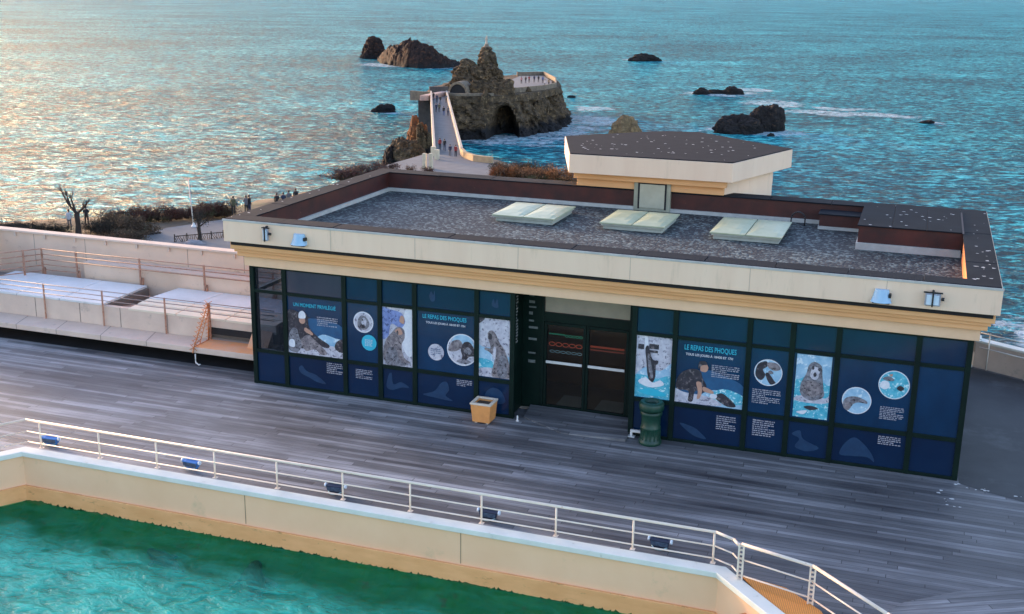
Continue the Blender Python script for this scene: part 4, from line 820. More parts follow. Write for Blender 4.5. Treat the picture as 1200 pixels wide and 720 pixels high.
k = MB(); k.box(-4.98,-4.38,1.45,3.2,.425,.46); k.box(-1.95,-.85,1.262,1.276,.56,.72); k.build('dark_slot', DARKGAP, ts)
k = MB(); k.beam((-4.9,1.5,.80),(-4.45,2.4,.72),.2,.05); k.beam((-4.9,1.7,.62),(-4.45,2.3,.62),.12,.05); k.build('rusty_bar', RAILR, ts)
k = MB(); k.add([(-.80,.95,.43),(-.28,.95,.43),(-.28,1.26,.80),(-.80,1.26,.80),(-.80,1.26,.43),(-.28,1.26,.43)], [(0,1,2,3),(0,3,4),(1,5,2),(0,4,5,1)]); k.box(-2.0,-.3,.60,1.25,.421,.432); k.build('orange_slab_end', mat('orange slab', (.78,.34,.12), (.66,.40,.26), 2, .6), ts)  # orange wedge at the slab end and thin orange sheet on the ledge
k = MB(); k.box(-7.2,XR,3.30,3.88,.421,1.37); k.build('lower_back_wall', CONCP, ts, .01)
k = MB(); k.box(-7.2,XR,3.285,3.87,1.372,1.395); k.build('lower_wall_cap', CONC, ts, .004)
k = MB(); k.box(-10.4,-7.22,3.0,3.88,.10,.50); k.build('pit_floor', mat('blue grey pit floor', (.12,.13,.20), (.08,.09,.14), 3, .8), ts)
bwall = thing('back_wall', 'long pinkish rendered wall with pale overhanging cap behind the terrace slabs', 'wall', (-5,4,0))
k = MB(); k.box(-10.55,XR,3.9,4.08,0,1.87); k.box(-10.73,-10.55,.6,4.08,0,1.87); k.build('wall_face', CONCP, bwall)
k = MB(); k.box(-10.78,XR,3.84,4.14,1.875,1.935); k.box(-10.78,-10.50,.6,3.838,1.875,1.935); k.build('cap', CONC, bwall, .012)
for i in range(10):
    x = -9.9+i*1.0; k = MB(); k.box(x-.03,x+.03,3.845,3.899,1.76,1.87); k.build('cap_bracket', CONC, bwall, .004)
k = MB()
for x in (-9.3,-7.6,-4.35,-2.65): k.box(x,x+.012,3.8975,3.902,1.0,1.87)
k.build('joint', JOINT, bwall)
# terrace railings
zt = 1.66
rl = thing('terrace_railing', 'rusty salmon railing running in front of the pinkish back wall', 'railing', (-5,3.2,.9))
for i, dz in enumerate((0,.14,.28)):
    k = MB(); k.tube((-8.47,3.2,zt-dz),(XR,3.2,zt-dz),.014); k.build('rail', RAILR, rl)
for i in range(4):
    k = MB(); k.tube((-8.47,3.2,zt-.42-.14*i),(-7.25,3.2,zt-.42-.14*i),.014); k.build('rail', RAILR, rl)
for x in (-8.47,-7.35,-5.35,-3.4,-1.4):
    k = MB(); k.box(x-.02,x+.02,3.19,3.23,.45,zt+.02); k.box(x-.01,x+.07,3.18,3.24,1.1,1.16); k.box(x+.05,x+.08,3.18,3.24,.95,1.16); k.build('post', RAILR, rl)
pa = atz(0,297,zt); d_ = (Vector((pa.x,pa.y,0))-Vector((-8.47,3.2,0))); pe = Vector((-8.47,3.2,0))+d_*2.2
rl2 = thing('side_railing', 'rusty seven rail railing turning away at the left end of the terrace', 'railing', (-8.5,3,.9))
for i in range(7):
    k = MB(); k.tube((-8.49,3.18,zt-.15*i),(pe.x,pe.y,zt-.15*i),.014); k.build('rail', RAILR, rl2)
for f in (.45,1.1,1.7):
    q = Vector((-8.47,3.2,0))+d_*f; k = MB(); k.box(q.x-.02,q.x+.02,q.y-.02,q.y+.02,.45,zt+.02); k.build('post', RAILR, rl2)
zf = aty(65,335,1.22).z
rl3 = thing('front_railing', 'thin grey salmon railing along the front edge of the white terrace slabs', 'railing', (-5,1.2,.4))
for dz in (0,.12,.24):
    k = MB(); k.tube((-8.9,1.22,zf-dz),(XR,1.22,zf-dz),.011); k.build('rail', mat('grey salmon rail', (.36,.27,.24), (.26,.19,.17), 6, .5), rl3)
for x in (-8.5,-6.75,-5.0,-3.2,-1.95):
    k = MB(); k.box(x-.015,x+.015,1.21,1.24,.43,zf+.01); k.build('post', RAILR, rl3)
# spiked fan guard
fg = thing('spiked_guard', 'orange spiked fan guard fixed at the terrace edge between ledge and railing', 'guard', (-2.0,1,.4))
k = MB(); X = -1.98
k.tube((X,1.22,zf),(X,.55,.40),.014); k.tube((X,1.22,zf),(X,1.16,.43),.014); k.tube((X,.55,.40),(X,.50,.30),.014); k.tube((X,1.16,.43),(X,.55,.43),.014); k.tube((X,.80,.43),(X,1.20,1.1),.010); k.build('guard_frame', ORANGE, fg)
k = MB()
for i in range(11):
    f = i/10; p = Vector((X,1.22,zf)).lerp(Vector((X,.55,.42)), f)
    for s in (-1,1): k.tube((p.x-.10,p.y-.02*s,p.z-.06*s),(p.x+.10,p.y+.02*s,p.z+.06*s),.008,n=5)
    q = Vector((X,1.2,zf)).lerp(Vector((X,1.15,.45)), f); k.tube((q.x-.06,q.y,q.z-.03),(q.x+.06,q.y,q.z+.03),.008,n=5)
k.build('spike', ORANGE, fg)
hk = MB(); hk.path([(-1.93,.53,.28),(-1.93,.53,.10),(-1.90,.50,.06),(-1.85,.46,.08),(-1.80,.46,.04),(-1.76,.45,.07)], .014); tag(hk.build('drain_pipe', WHITEM), 'small white curled pipe hanging below the spiked guard', 'pipe')

# ---------------------------------------------------------------- right parapet
rp = thing('deck_parapet', 'low grey concrete parapet bending round the right end of the deck beside the sea', 'parapet', (15.5,7.2,0))
ln = [(14.2,7.46),(15.22,7.42),(16.3,6.8),(17.4,6.0),(26,1)]
offset_strip(ln[:2], -.10, 0, -.4, .34, MB()).build('parapet_wall', FASCIA, rp, .006)
offset_strip(ln[1:], -.10, 0, -.4, .60, MB()).build('parapet_wall', CONC, rp, .006)
offset_strip(ln[1:], -.24, .02, .602, .66, MB()).build('parapet_cap', COPW, rp, .01)
k = MB(); k.beam((14.2,7.62,.80),(15.35,7.60,.66),.34,.05); k.build('sloping_cap', COPW, rp, .01)
k = MB(); k.box(14.2,15.25,7.56,7.62,-.4,.70); k.build('rear_wall', CONC, rp)
k = MB(); k.box(14.9,15.2,7.28,7.36,.0,.05); k.build('wall_foot', COPW, rp, .006)
rr_ = thing('parapet_railing', 'white grey railing fixed on the deck side of the right parapet', 'railing', (15.5,7.2,0))
for z in (.52,.70,.88):
    k = MB(); k.tube((14.2,7.30,z),(15.14,7.27,z),.014)
    if z > .8 or z < .6:
        k.tube((15.3,7.2,z+.02),(16.25,6.66,z+.02),.014); k.tube((16.25,6.66,z+.02),(17.3,5.9,z+.02),.014)
    k.build('rail', RAILG, rr_)
for (x, y, h) in ((15.12,7.27,.9),(15.50,7.09,.92),(16.3,6.62,.92)):
    k = MB(); k.tube((x,y,.02),(x,y,h),.016); k.build('post', RAILG, rr_)

# droppings: flecks on the deck, copings and penthouse roof
def fleck(cx, cy, z, n, sx, sy, rn, out, s=(.010,.035)):
    for _ in range(n):
        x = cx+rn.gauss(0,sx); y = cy+rn.gauss(0,sy); r_ = rn.uniform(*s); a0 = rn.random()*6
        pts = [(x+r_*rn.uniform(.5,1.2)*math.cos(a0+2*math.pi*i/7)*1.4, y+r_*rn.uniform(.5,1.2)*math.sin(a0+2*math.pi*i/7), z) for i in range(7)]
        out.add(pts, [tuple(range(7))])
rn = random.Random(5); k = MB()
for px, py in ((1104,577),(1121,569),(1136,572),(1147,573),(1158,577),(1112,586),(1108,590),(1121,595),(1193,581)):
    p = atz(px,py,.006); fleck(p.x,p.y,.006,2,.05,.04,rn,k,(.010,.038))
tag(k.build('droppings', FOAMW), 'white bird droppings spattered on the dark deck at the right corner of the pavilion', 'droppings', kind='stuff')
k = MB()
for _ in range(24): 
    x = rn.uniform(14.65,15.05); y = rn.triangular(-.3,7.2,0); 
    fleck(x,y,3.7935,1,.02,.02,rn,k,(.008,.034))
for _ in range(26): fleck(rn.uniform(12.5,14.4),rn.uniform(4.3,6.6),3.8245,1,.02,.02,rn,k,(.008,.035))
for _ in range(14): fleck(rn.uniform(-.3,.0),rn.uniform(-.3,7.2),3.7935,1,.02,.02,rn,k,(.01,.045))
for _ in range(80): 
    x = rn.uniform(4.8,9.9); y = rn.uniform(6.7,11.2)
    if inside(x,y,grow(PTOP,-.3)): fleck(x,y,4.6575,1,.02,.02,rn,k,(.010,.036))
k.build('roof_droppings', FOAMW, B); tag(bpy.data.objects['roof_droppings'], kind='stuff')

# ================================================================== ROCKS
def crack(x, y, z, s):
    d_ = noise.voronoi(Vector((x*s+noise.noise(Vector((x*s,y*s,z*s)))*.5, y*s, z*s)))[0]; return min(.34, d_[1]-d_[0])/.34 - .6 - d_[0]*.5
def blob_rock(name, c, dims, m, label, seed=0, rot=0, sub=5, amp=.28, sharp=1.6, group=None, parent=None):
    bm = bmesh.new(); bmesh.ops.create_icosphere(bm, subdivisions=sub, radius=1)
    for v in bm.verts:
        p = v.co.copy(); q = p*1.3+Vector((seed*7.1,seed*3.3,seed))
        d = noise.ridged_multi_fractal(q, 1.0, 2.1, 5, 1.0, 2.0)*.5-.5; d2 = noise.noise(q*.8)
        f = 1+amp*(d*.8+d2*1.3)+.11*crack(q.x,q.y,q.z,1.6)+.06*crack(q.x,q.y,q.z,4)
        v.co = p*f
        v.co.x *= dims[0]/2; v.co.y *= dims[1]/2; v.co.z *= dims[2]
        if v.co.z < -1.5: v.co.z = -1.5
    me = bpy.data.meshes.new(name); bmesh.ops.rotate(bm, verts=bm.verts, cent=(0,0,0), matrix=Matrix.Rotation(rot,3,'Z')); 
    o0 = ORG.get(parent.name, Vector()) if parent else Vector()
    if parent: bmesh.ops.translate(bm, verts=bm.verts, vec=Vector(c)-o0)
    bm.to_mesh(me); bm.free(); me.materials.append(m)
    for p in me.polygons: p.use_smooth = noise.random() > .5 if False else False
    o = bpy.data.objects.new(name, me); col.objects.link(o)
    if parent: o.parent = parent; ORG[o.name] = o0
    else: o.location = c; tag(o, label, 'rock', group)
    return o
def rock_px(x0, x1, yb, yt, m, label, seed, depth=.8, name='sea_rock', **kw):
    a = atz(x0,yb,SEA); b = atz(x1,yb,SEA); w = (b-a).length; c = (a+b)/2; c.y += w*depth*.25
    dist = (c-CAM).dot(fw); h = (yb-yt)*dist/F*1.02
    return blob_rock(name, (c.x,c.y,SEA-.2), (w*1.05, w*depth, h), m, label, seed, rot=math.atan2(b.y-a.y,b.x-a.x), **kw)
rock_px(419,450,69,45,ROCKF,'tall dark rock stump at the left end of the long far rock',1,.9, amp=.25)
# long far rock: wedge sloping down to the right
def wedge_rock(prof, m, label, seed, depth, name='sea_rock'):
    """prof: list of (px, ytop, ybase) - section through the rock ridge, given real depth"""
    k = MB(); rows = []
    N_ = 64; M_ = 40
    def lerp(t):
        for a, b in zip(prof, prof[1:]):
            if a[0] <= t <= b[0]: f = (t-a[0])/(b[0]-a[0]); return [a[i]+(b[i]-a[i])*f for i in range(3)]
        return prof[-1]
    for i in range(N_*2+1):
        x = prof[0][0]+(prof[-1][0]-prof[0][0])*i/(N_*2); _, yt, yb = lerp(x); p = atz(x,yb,SEA); sc = (p-CAM).dot(fw)/F; h = (yb-yt)*sc; row = []
        for j in range(M_+1):
            t = j/M_; ang = math.pi*t; dz = math.sin(ang)**.75*h; dy = -math.cos(ang)*depth*.5*(.35+.65*min(1,h/3))+depth*.4
            q = Vector((p.x, p.y+dy, 0)); n_ = noise.fractal(Vector((q.x*.18+seed, q.y*.18, dz*.2)), 1, 2.1, 5)
            g = noise.ridged_multi_fractal(Vector((q.x*.13, q.y*.1+seed, dz*.15)),1,2.2,4,1,2)*.5-.5
            row.append((q.x+n_*.8, q.y+n_*1.0*(1-t), SEA-1.2+dz*(1+.16*g)+n_*h*.26+.9*crack(q.x,q.y,dz,.30)+.4*crack(q.x,q.y,dz,.8)+1.0*math.sin(ang)))
        rows.append(row)
    vs = [v for r_ in rows for v in r_]; W_ = M_+1
    k.add(vs, [(i*W_+j,(i+1)*W_+j,(i+1)*W_+j+1,i*W_+j+1) for i in range(N_*2) for j in range(M_)], 0, False)
    return tag(k.build(name, m), label, 'rock')
wedge_rock([(442,64,70),(449,54,74),(462,51,77),(480,50,79),(492,57,80),(510,67,80),(525,74,80),(537,79,80)], ROCKF, 'long brown rock sloping down to the right, beside the tall dark stump', 3, 22)
rock_px(434,462,132,122,ROCKD,'small low dark rock alone in the pale water left of the footbridge',5,.6)
rock_px(735,771,72,63,ROCKD,'lone reddish dark rock far out above the flat roof',6,.6)
rock_px(812,832,111,103,ROCKD,'small dark rock just left of the low round one',7,.7); rock_px(828,850,110,104,ROCKD,'lowest dark rock in the middle of the far row of three',8,.7); rock_px(846,869,111,101,ROCKD,'rounded dark rock at the right end of the far row of three',9,.8)
rock_px(838,890,157,136,ROCKD,'broad low black rock in the surf beyond the penthouse roof',10,.7); rock_px(876,916,154,126,ROCKD,'taller rounded black rock in the surf right of the broad low one',11,.8); rock_px(898,908,160,156,ROCKD,'tiny black rock awash in front of the tall rounded one',12,.8)
rock_px(1078,1096,145,140,ROCKD,'small flat rock barely awash at the far right of the sea',13,.8); rock_px(664,674,115,111,ROCKD,'tiny rock far right of the rock viewing platform',14,.7); rock_px(654,668,132,127,ROCKD,'small black rock touching the foot of the platform rock',15,.8)
rock_px(713,756,172,143,ROCKO,'tan sunlit rock stack rising behind the penthouse roof',16,.8, amp=.35)

# ---- main rock with tunnel, cave and viewing platform
ZD = -15.5
main = thing('tunnel_rock', 'big brown sea rock with cave, peak and tunnel at the end of the footbridge', 'rock', (-84,245,SEA))
base = [(-93,220.5),(-84,221),(-76.5,225.5),(-71.8,236),(-69.8,249),(-70,260),(-76,280),(-88,300),(-101,296),(-106,265),(-103,238)]
topp = [(-92.5,224),(-86,224.5),(-78.5,229),(-74.5,238),(-72,250),(-72.3,258),(-78,276),(-88,296),(-97,290),(-102,262),(-99,240)]
def ring(poly, n):
    P = [Vector(p) for p in poly]; L_ = [(P[(i+1)%len(P)]-P[i]).length for i in range(len(P))]; tot = sum(L_); out = []
    for q in range(n):
        s = tot*q/n; i = 0
        while s > L_[i]: s -= L_[i]; i += 1
        out.append(P[i].lerp(P[(i+1)%len(P)], s/L_[i]))
    return out
NR, NZ = 260, 44
rb = ring(smooth(base,4), NR); rt_ = ring(smooth(topp,4), NR); ctr = Vector((-85,257))
cave = atz(589,160,SEA)
k = MB(); vs = []
for j in range(NZ+1):
    f = j/NZ; z = SEA-1.5+(ZD-SEA+1.5)*f
    for i in range(NR):
        p = rb[i].lerp(rt_[i], f**.8); dirn = (p-ctr).normalized()
        n_ = noise.fractal(Vector((p.x*.16,p.y*.16,z*.22)),1,2.1,6); g = noise.ridged_multi_fractal(Vector((p.x*.09,p.y*.09,z*.13)),1,2.2,5,1,2)*.5-.5
        fade = 1 if f < .86 else .35
        d = (n_*1.7+g*1.8+crack(p.x,p.y,z*.8,.28)*1.1+crack(p.x,p.y,z*.8,.75)*.5+noise.fractal(Vector((p.x*.55,p.y*.55,z*.7)),1,2.1,4)*.4)*fade
        # cave: arch-shaped recess
        cx_ = (Vector((p.x,p.y))-Vector((cave.x,cave.y))).dot(Vector((math.cos(R(19)),math.sin(R(19)))))
        if p.y < 262:
            hgt = 7.4*math.sqrt(max(0,1-(cx_/3.6)**2)) if abs(cx_) < 3.6 else 0
            dep = max(0,min(1,(hgt-(z-SEA))/1.0)); d -= 10*dep
        q = p+dirn*d; vs.append((q.x,q.y,z))
k.add(vs, [(j*NR+i,j*NR+(i+1)%NR,(j+1)*NR+(i+1)%NR,(j+1)*NR+i) for j in range(NZ) for i in range(NR)], 0, False)
k.add([vs[NZ*NR+i] for i in range(NR)], [tuple(range(NR))], 0)
k.build('crag', ROCKM, main)
# platform paving and parapet
pl_top = [(-78,241),(-74.5,250),(-74.2,257.5),(-79,273),(-87,290),(-92,285),(-88,262),(-82,246)]
k = MB(); k.prism(pl_top, ZD+.02, ZD+.25); k.build('platform', PAVE, main)
offset_strip([(-80,236.5),(-76.3,240),(-73.2,250),(-73.0,258),(-78.3,274.5),(-87.5,293),(-93.5,287)], -.35, 0, ZD-.8, ZD+1.15, MB()).build('platform_wall', MASON, main)
offset_strip([(-98,226.5),(-86,225.3),(-79,229.5)], 0, .5, ZD-1.6, ZD+.55, MB()).build('terrace_wall', MASON, main)
# peak
def peak(levels, m, name, seed, tunnel=None, depthk=.9, NP=120):
    k = MB(); vs = []; NL = 60
    def lv(z):
        for a, b in zip(levels, levels[1:]):
            if a[0] <= z <= b[0]: f = (z-a[0])/(b[0]-a[0]); return [a[i]+(b[i]-a[i])*f for i in range(4)]
        return levels[-1]
    for j in range(NL+1):
        z = levels[0][0]+(levels[-1][0]-levels[0][0])*j/NL; _, cx, cy, r_ = lv(z)
        for i in range(NP):
            a = 2*math.pi*i/NP; dx, dy = math.cos(a), math.sin(a)*depthk; x, y = cx+dx*r_, cy+dy*r_
            n_ = noise.fractal(Vector((x*.22+seed,y*.22,z*.28)),1,2.1,6); g = noise.ridged_multi_fractal(Vector((x*.16,y*.16+seed,z*.2)),1,2.2,5,1,2)*.5-.5
            d = (n_*.30+g*.30+.22*crack(x+seed,y,z*.7,.42)+.13*crack(x+seed,y,z*.7,1.1))*min(r_,4.5)
            vs.append((x+dx*d, y+dy*d, z))
    if tunnel:
        tp_, tw, th = tunnel
        for idx_, v in enumerate(vs):
            v = Vector(v); s_ = (Vector((v.x,v.y))-Vector((tp_.x,tp_.y))).dot(Vector((math.cos(R(19)),math.sin(R(19)))))
            i = idx_ % NP
            if v.y < levels[0][2]+1 and abs(s_) < tw:
                hgt = th*math.sqrt(1-(s_/tw)**2)
                if v.z-ZD < hgt: vs[idx_] = (v.x-math.sin(R(19))*4.5, v.y+4.5, v.z)
    k.add(vs, [(j*NP+i,j*NP+(i+1)%NP,(j+1)*NP+(i+1)%NP,(j+1)*NP+i) for j in range(NL) for i in range(NP)]+[tuple(range(NL*NP,(NL+1)*NP))], 0, False)
    return k.build(name, m, main)
YP = 239
def hp_(px, py): return aty(px, py, YP)
L1 = []
for yy, xa, xb in ((112,551,597),(106,549,593),(100,548,592),(94,549,590),(88,552,586),(80,555,586),(72,558,582),(64,560,578),(58,562,575),(55.5,563,573)):
    a, b = hp_(xa, yy), hp_(xb, yy); L1.append(((a.z+b.z)/2, (a.x+b.x)/2, YP+(a.z+16)*.12, (b.x-a.x)/2))
peak(L1, ROCKM, 'peak', 4)
L2 = []
for yy, xa, xb in ((112,526,570),(104,526,572),(96,527,572),(90,530,570),(84,533,568),(78,538,566),(74,543,560),(71,545,556)):
    a, b = hp_(xa, yy), hp_(xb, yy); L2.append(((a.z+b.z)/2, (a.x+b.x)/2, YP-1.5, (b.x-a.x)/2))
tun = aty(538,109,YP-6)
peak(L2, ROCKM, 'shoulder', 9, None)
for (px_, py_, Y_, dm_, sd_) in ((588,108,234,(6,3.5,3.4),41),(613,116,243,(5,3,3.5),42),(563,101,232.5,(4.5,3,3),43),(566,121,227,(4.5,3,4),44),(628,128,244,(5,4,5),45),(548,73,237.5,(3,2.6,1.0),46)):
    q = aty(px_, py_, Y_); blob_rock('outcrop', (q.x,q.y,q.z-dm_[2]*.4), dm_, ROCKM, None, sd_, .3, amp=.5, parent=main)
# tunnel mouth: masonry arch ring and flat sheet painted dark for the bore's shade
ty = YP-8.6; tq = aty(538.5,109,ty); tx = tq.x
k = MB(); n = 14; ro, ri = 2.45, 1.95; vs = []
for i in range(n+1):
    a = math.pi*i/n
    for rr in (ro, ri):
        for yy in (ty-1.2, ty+3): vs.append((tx+rr*math.cos(a), yy, ZD+.0+rr*1.12*math.sin(a)))
k.add(vs, [(4*i,4*i+4,4*i+6,4*i+2) for i in range(n)]+[(4*i,4*i+1,4*i+5,4*i+4) for i in range(n)]+[(4*i+2,4*i+6,4*i+7,4*i+3) for i in range(n)], 0)
k.build('tunnel_arch', MASON, main)
k = MB(); pts = [(tx+ri*math.cos(math.pi*i/n), ZD+ri*1.12*math.sin(math.pi*i/n)) for i in range(n+1)]
k.add([(x,ty-.9,z) for x,z in pts], [tuple(range(n+1))]); k.build('tunnel_shade', DARKGAP, main)
# statue on the peak
stt = thing('statue', 'small pale robed statue standing on the tip of the rock peak', 'statue', (L1[-1][1], L1[-1][2], L1[-1][0]))
k = MB(); q = stt.location; k.lathe((q.x,q.y,q.z-.3), [(.8,0),(.7,.5),(.5,.6),(.45,1.0)], 12); k.build('pedestal', MASON, stt)
k = MB(); k.lathe((q.x,q.y,q.z+.7), [(.30,0),(.26,.5),(.20,1.0),(.24,1.3),(.18,1.45),(.07,1.55),(.12,1.66),(.12,1.78),(.05,1.88)], 14); k.tube((q.x+.18,q.y,q.z+1.95),(q.x+.38,q.y-.15,q.z+1.55),.06); k.tube((q.x-.18,q.y,q.z+1.95),(q.x-.38,q.y-.15,q.z+1.55),.06); k.build('figure', STONEP, stt)

# ---- footbridge
bg = thing('footbridge', 'narrow footbridge with pale parapets leading out to the tunnel rock', 'bridge', (-72,182,ZD))
n0 = [atz(509,181,ZD), atz(541,181,ZD)]; n1 = [atz(505,111,ZD), atz(523,111,ZD)]
def quadprism(pts, z0, z1, name, m, parent, bev=0):
    k = MB(); k.prism([(p[0],p[1]) for p in pts], z0, z1); return k.build(name, m, parent, bev)
quadprism([n0[0],n0[1],n1[1],n1[0]], ZD-1.0, ZD, 'bridge_deck', PAVE, bg)
def side(a, b, w, z0, z1, name, m, parent): k = MB(); k.beam(Vector((a.x,a.y,(z0+z1)/2)), Vector((b.x,b.y,(z0+z1)/2)), w, z1-z0); return k.build(name, m, parent)
side(n0[0], n1[0], .35, ZD-1.1, ZD+1.0, 'parapet', STONEP, bg); side(n0[1], n1[1], .35, ZD-1.1, ZD+1.0, 'parapet', STONEP, bg)
for f in (.18,.42,.68):
    c = (n0[0]+n0[1])/2*(1-f)+(n1[0]+n1[1])/2*f; k = MB(); k.box(c.x-1.6,c.x+1.6,c.y-1.5,c.y+1.5,SEA-1,ZD-1.0); k.build('pier', MASON, bg)
side(atz(503,110,ZD+.3), atz(525,110,ZD+.3), .5, ZD-.5, ZD+1.9, 'end_wall', mat('dark iron screen', (.05,.04,.04), (.09,.07,.06), 2, .8), bg)
bt = MB(); a = atz(490,116,ZD); b_ = atz(504,116,ZD); bt.prism([(a.x,a.y),(b_.x,b_.y),(b_.x-.6,b_.y+5),(a.x-.6,a.y+5)], SEA-1, ZD-.2)
bt.build('buttress', mat('dark masonry', (.07,.06,.055), (.035,.03,.03), 1.2, .9, .1, 3), bg)
bp_ = MB(); a = atz(492,117,ZD); b_ = atz(502,117,ZD); bp_.prism([(a.x,a.y),(b_.x,b_.y),(b_.x,b_.y+12),(a.x,a.y+12)], ZD-.2, ZD+.9); bp_.build('pink_hut', mat('pinkish render', (.50,.33,.27), (.38,.25,.20), 2, .8), bg)
# gate pillars and curved wall at the landward end
for x, y, w_, h_ in ((497.5,199,.22,2.2),(505,199,.22,2.2),(508,184,.3,1.5),(512,188,.3,1.5)):
    k = MB(); p = atz(x,y,ZD); k.box(p.x-w_,p.x+w_,p.y-w_,p.y+w_,ZD-.3,ZD+h_); k.build('gate_pillar', mat('cream gate pillar', (.62,.54,.38), (.5,.42,.3), 2, .8), bg)
cw = [atz(x,y,ZD) for x,y in ((541,182),(545,186),(556,190),(568,191.5),(577,192.5))]
offset_strip([(p.x,p.y) for p in cw], -.25, .25, ZD-2, ZD+1.0, MB()).build('curved_wall', mat('warm wall stone', (.46,.32,.18), (.34,.23,.13), 1.5, .85, .06, 4), bg)
# rocks beside the bridge
def crag_px(pts_top, m, label, seed, depth, sea=True):
    return wedge_rock(pts_top, m, label, seed, depth)
def land_rock(px, py, z, dims, m, label, seed, **kw):
    p = atz(px, py, z); return blob_rock('cliff_rock', (p.x,p.y,z), dims, m, label, seed, R(19), **kw)
land_rock(489,175,SEA+1.0,(4.4,6,5.6),ROCKR,'orange lit craggy rock clinging to the left side of the footbridge',21, amp=.5)
land_rock(497,180,SEA+1,(3.2,5,6.2),ROCKM,'brown craggy rock under the landward end of the footbridge',22, amp=.4)
land_rock(474,194,SEA+1,(7.5,8,5.6),ROCKM,'grey brown rock left of the gate pillars',23, amp=.3)
land_rock(462,193,SEA+1,(4,8,4.4),ROCKD,'dark pointed rock at the water left of the footbridge landing',24, amp=.4)

# ================================================================== PEOPLE
SKIN = mat('skin tone', (.42,.26,.19), (.36,.22,.16), 8, .6); HAIRD = mat('dark hair', (.02,.015,.012), None, 20, .6)
CL = {}
def cloth(n, c):
    if n not in CL: CL[n] = mat('cloth '+n, c, tuple(x*.75 for x in c), 9, .85)
    return CL[n]
BLK = cloth('black',(.015,.015,.018)); NVY = cloth('navy',(.02,.03,.07)); GRYC = cloth('grey',(.12,.12,.13)); WHC = cloth('white',(.55,.56,.58)); REDC = cloth('red',(.28,.03,.03)); OLV = cloth('olive',(.08,.08,.04)); BLUC = cloth('blue',(.05,.10,.25)); PNK = cloth('pink',(.5,.22,.22)); TANC = cloth('tan',(.32,.22,.13))
def person_mesh(kind):
    J = {'pel':(0,0,.95,.13),'sp':(0,0,1.18,.125),'ch':(0,.0,1.38,.145),'nk':(0,.01,1.50,.055),'hd':(0,.03,1.60,.085),'tp':(0,.025,1.70,.07),
         'sl':(-.17,0,1.42,.062),'sr':(.17,0,1.42,.062),'hl':(-.09,0,.90,.095),'hr':(.09,0,.90,.095)}
    if kind == 'walk':
        J.update(kl=(-.10,.17,.50,.062),fl=(-.10,.22,.09,.045),tl=(-.10,.36,.05,.035),kr=(.10,-.02,.50,.062),fr=(.10,-.26,.13,.045),tr=(.10,-.14,.05,.035),
                 el=(-.22,-.13,1.16,.045),wl=(-.22,-.08,.92,.032),gl=(-.21,-.03,.83,.035),er=(.22,.08,1.16,.045),wr=(.21,.24,.97,.032),gr=(.20,.29,.89,.035))
    elif kind == 'stand':
        J.update(kl=(-.10,.02,.50,.062),fl=(-.11,-.01,.09,.045),tl=(-.13,.14,.04,.035),kr=(.10,.02,.50,.062),fr=(.11,-.01,.09,.045),tr=(.13,.14,.04,.035),
                 el=(-.24,-.03,1.16,.045),wl=(-.22,.07,.93,.032),gl=(-.21,.10,.84,.035),er=(.24,-.03,1.16,.045),wr=(.22,.07,.93,.032),gr=(.21,.10,.84,.035))
    else:
        J.update(kl=(-.10,.02,.50,.062),fl=(-.11,-.01,.09,.045),tl=(-.13,.14,.04,.035),kr=(.12,.06,.50,.062),fr=(.13,.0,.09,.045),tr=(.16,.14,.04,.035),
                 el=(-.25,.06,1.18,.045),wl=(-.11,.26,1.27,.032),gl=(-.05,.29,1.36,.035),er=(.25,.06,1.18,.045),wr=(.11,.26,1.27,.032),gr=(.05,.29,1.36,.035))
    E = ['pel sp','sp ch','ch nk','nk hd','hd tp','ch sl','ch sr','sl el','el wl','wl gl','sr er','er wr','wr gr','pel hl','pel hr','hl kl','kl fl','fl tl','hr kr','kr fr','fr tr']
    names = list(J); me = bpy.data.meshes.new('sk'); me.from_pydata([J[n][:3] for n in names], [tuple(names.index(q) for q in e.split()) for e in E], [])
    o = bpy.data.objects.new('sk', me); col.objects.link(o); sk = o.modifiers.new('s', 'SKIN'); sk.use_smooth_shade = True
    for i, n in enumerate(names): me.skin_vertices[0].data[i].radius = (J[n][3],)*2; me.skin_vertices[0].data[i].use_root = (n == 'pel')
    o.modifiers.new('ss', 'SUBSURF').levels = 1
    out = bpy.data.meshes.new_from_object(o.evaluated_get(bpy.context.evaluated_depsgraph_get())); bpy.data.objects.remove(o)
    out.materials.clear()
    for _ in range(4): out.materials.append(SKIN)
    hands = [Vector(J['gl'][:3]), Vector(J['gr'][:3])]
    for p in out.polygons:
        c = p.center; p.use_smooth = True
        p.material_index = 0 if c.z > 1.50 or min((c-h).length for h in hands) < .07 else (3 if c.z < .10 else (2 if c.z < .93 and abs(c.x) < .2 else 1))
    out.name = 'person'
    return out
PM = {k_: person_mesh(k_) for k_ in ('walk','stand','photo')}
hm = bmesh.new(); bmesh.ops.create_uvsphere(hm, u_segments=12, v_segments=8, radius=1)
for v in hm.verts: v.co = Vector((v.co.x*.10, v.co.y*.115-.0, v.co.z*.11+1.655)); v.co.y += -.005 if v.co.z > 1.6 else -.05
HM = bpy.data.meshes.new('hair'); hm.to_mesh(HM); hm.free(); HM.materials.append(HAIRD)
def person(px, py, z, kind, top, bot, rot, label, group=None, s=1.03):
    p = atz(px, py, z); o = bpy.data.objects.new('person', PM[kind]); col.objects.link(o); o.location = p; o.rotation_euler = (0,0,rot); o.scale = (s,)*3
    for i, m in ((1,top),(2,bot),(3,BLK)): o.material_slots[i].link = 'OBJECT'; o.material_slots[i].material = m
    tag(o, label, 'person', group); h = bpy.data.objects.new('hair', HM); col.objects.link(h); h.parent = o
    return o
G1 = 'people on the footbridge'
BR = R(22)
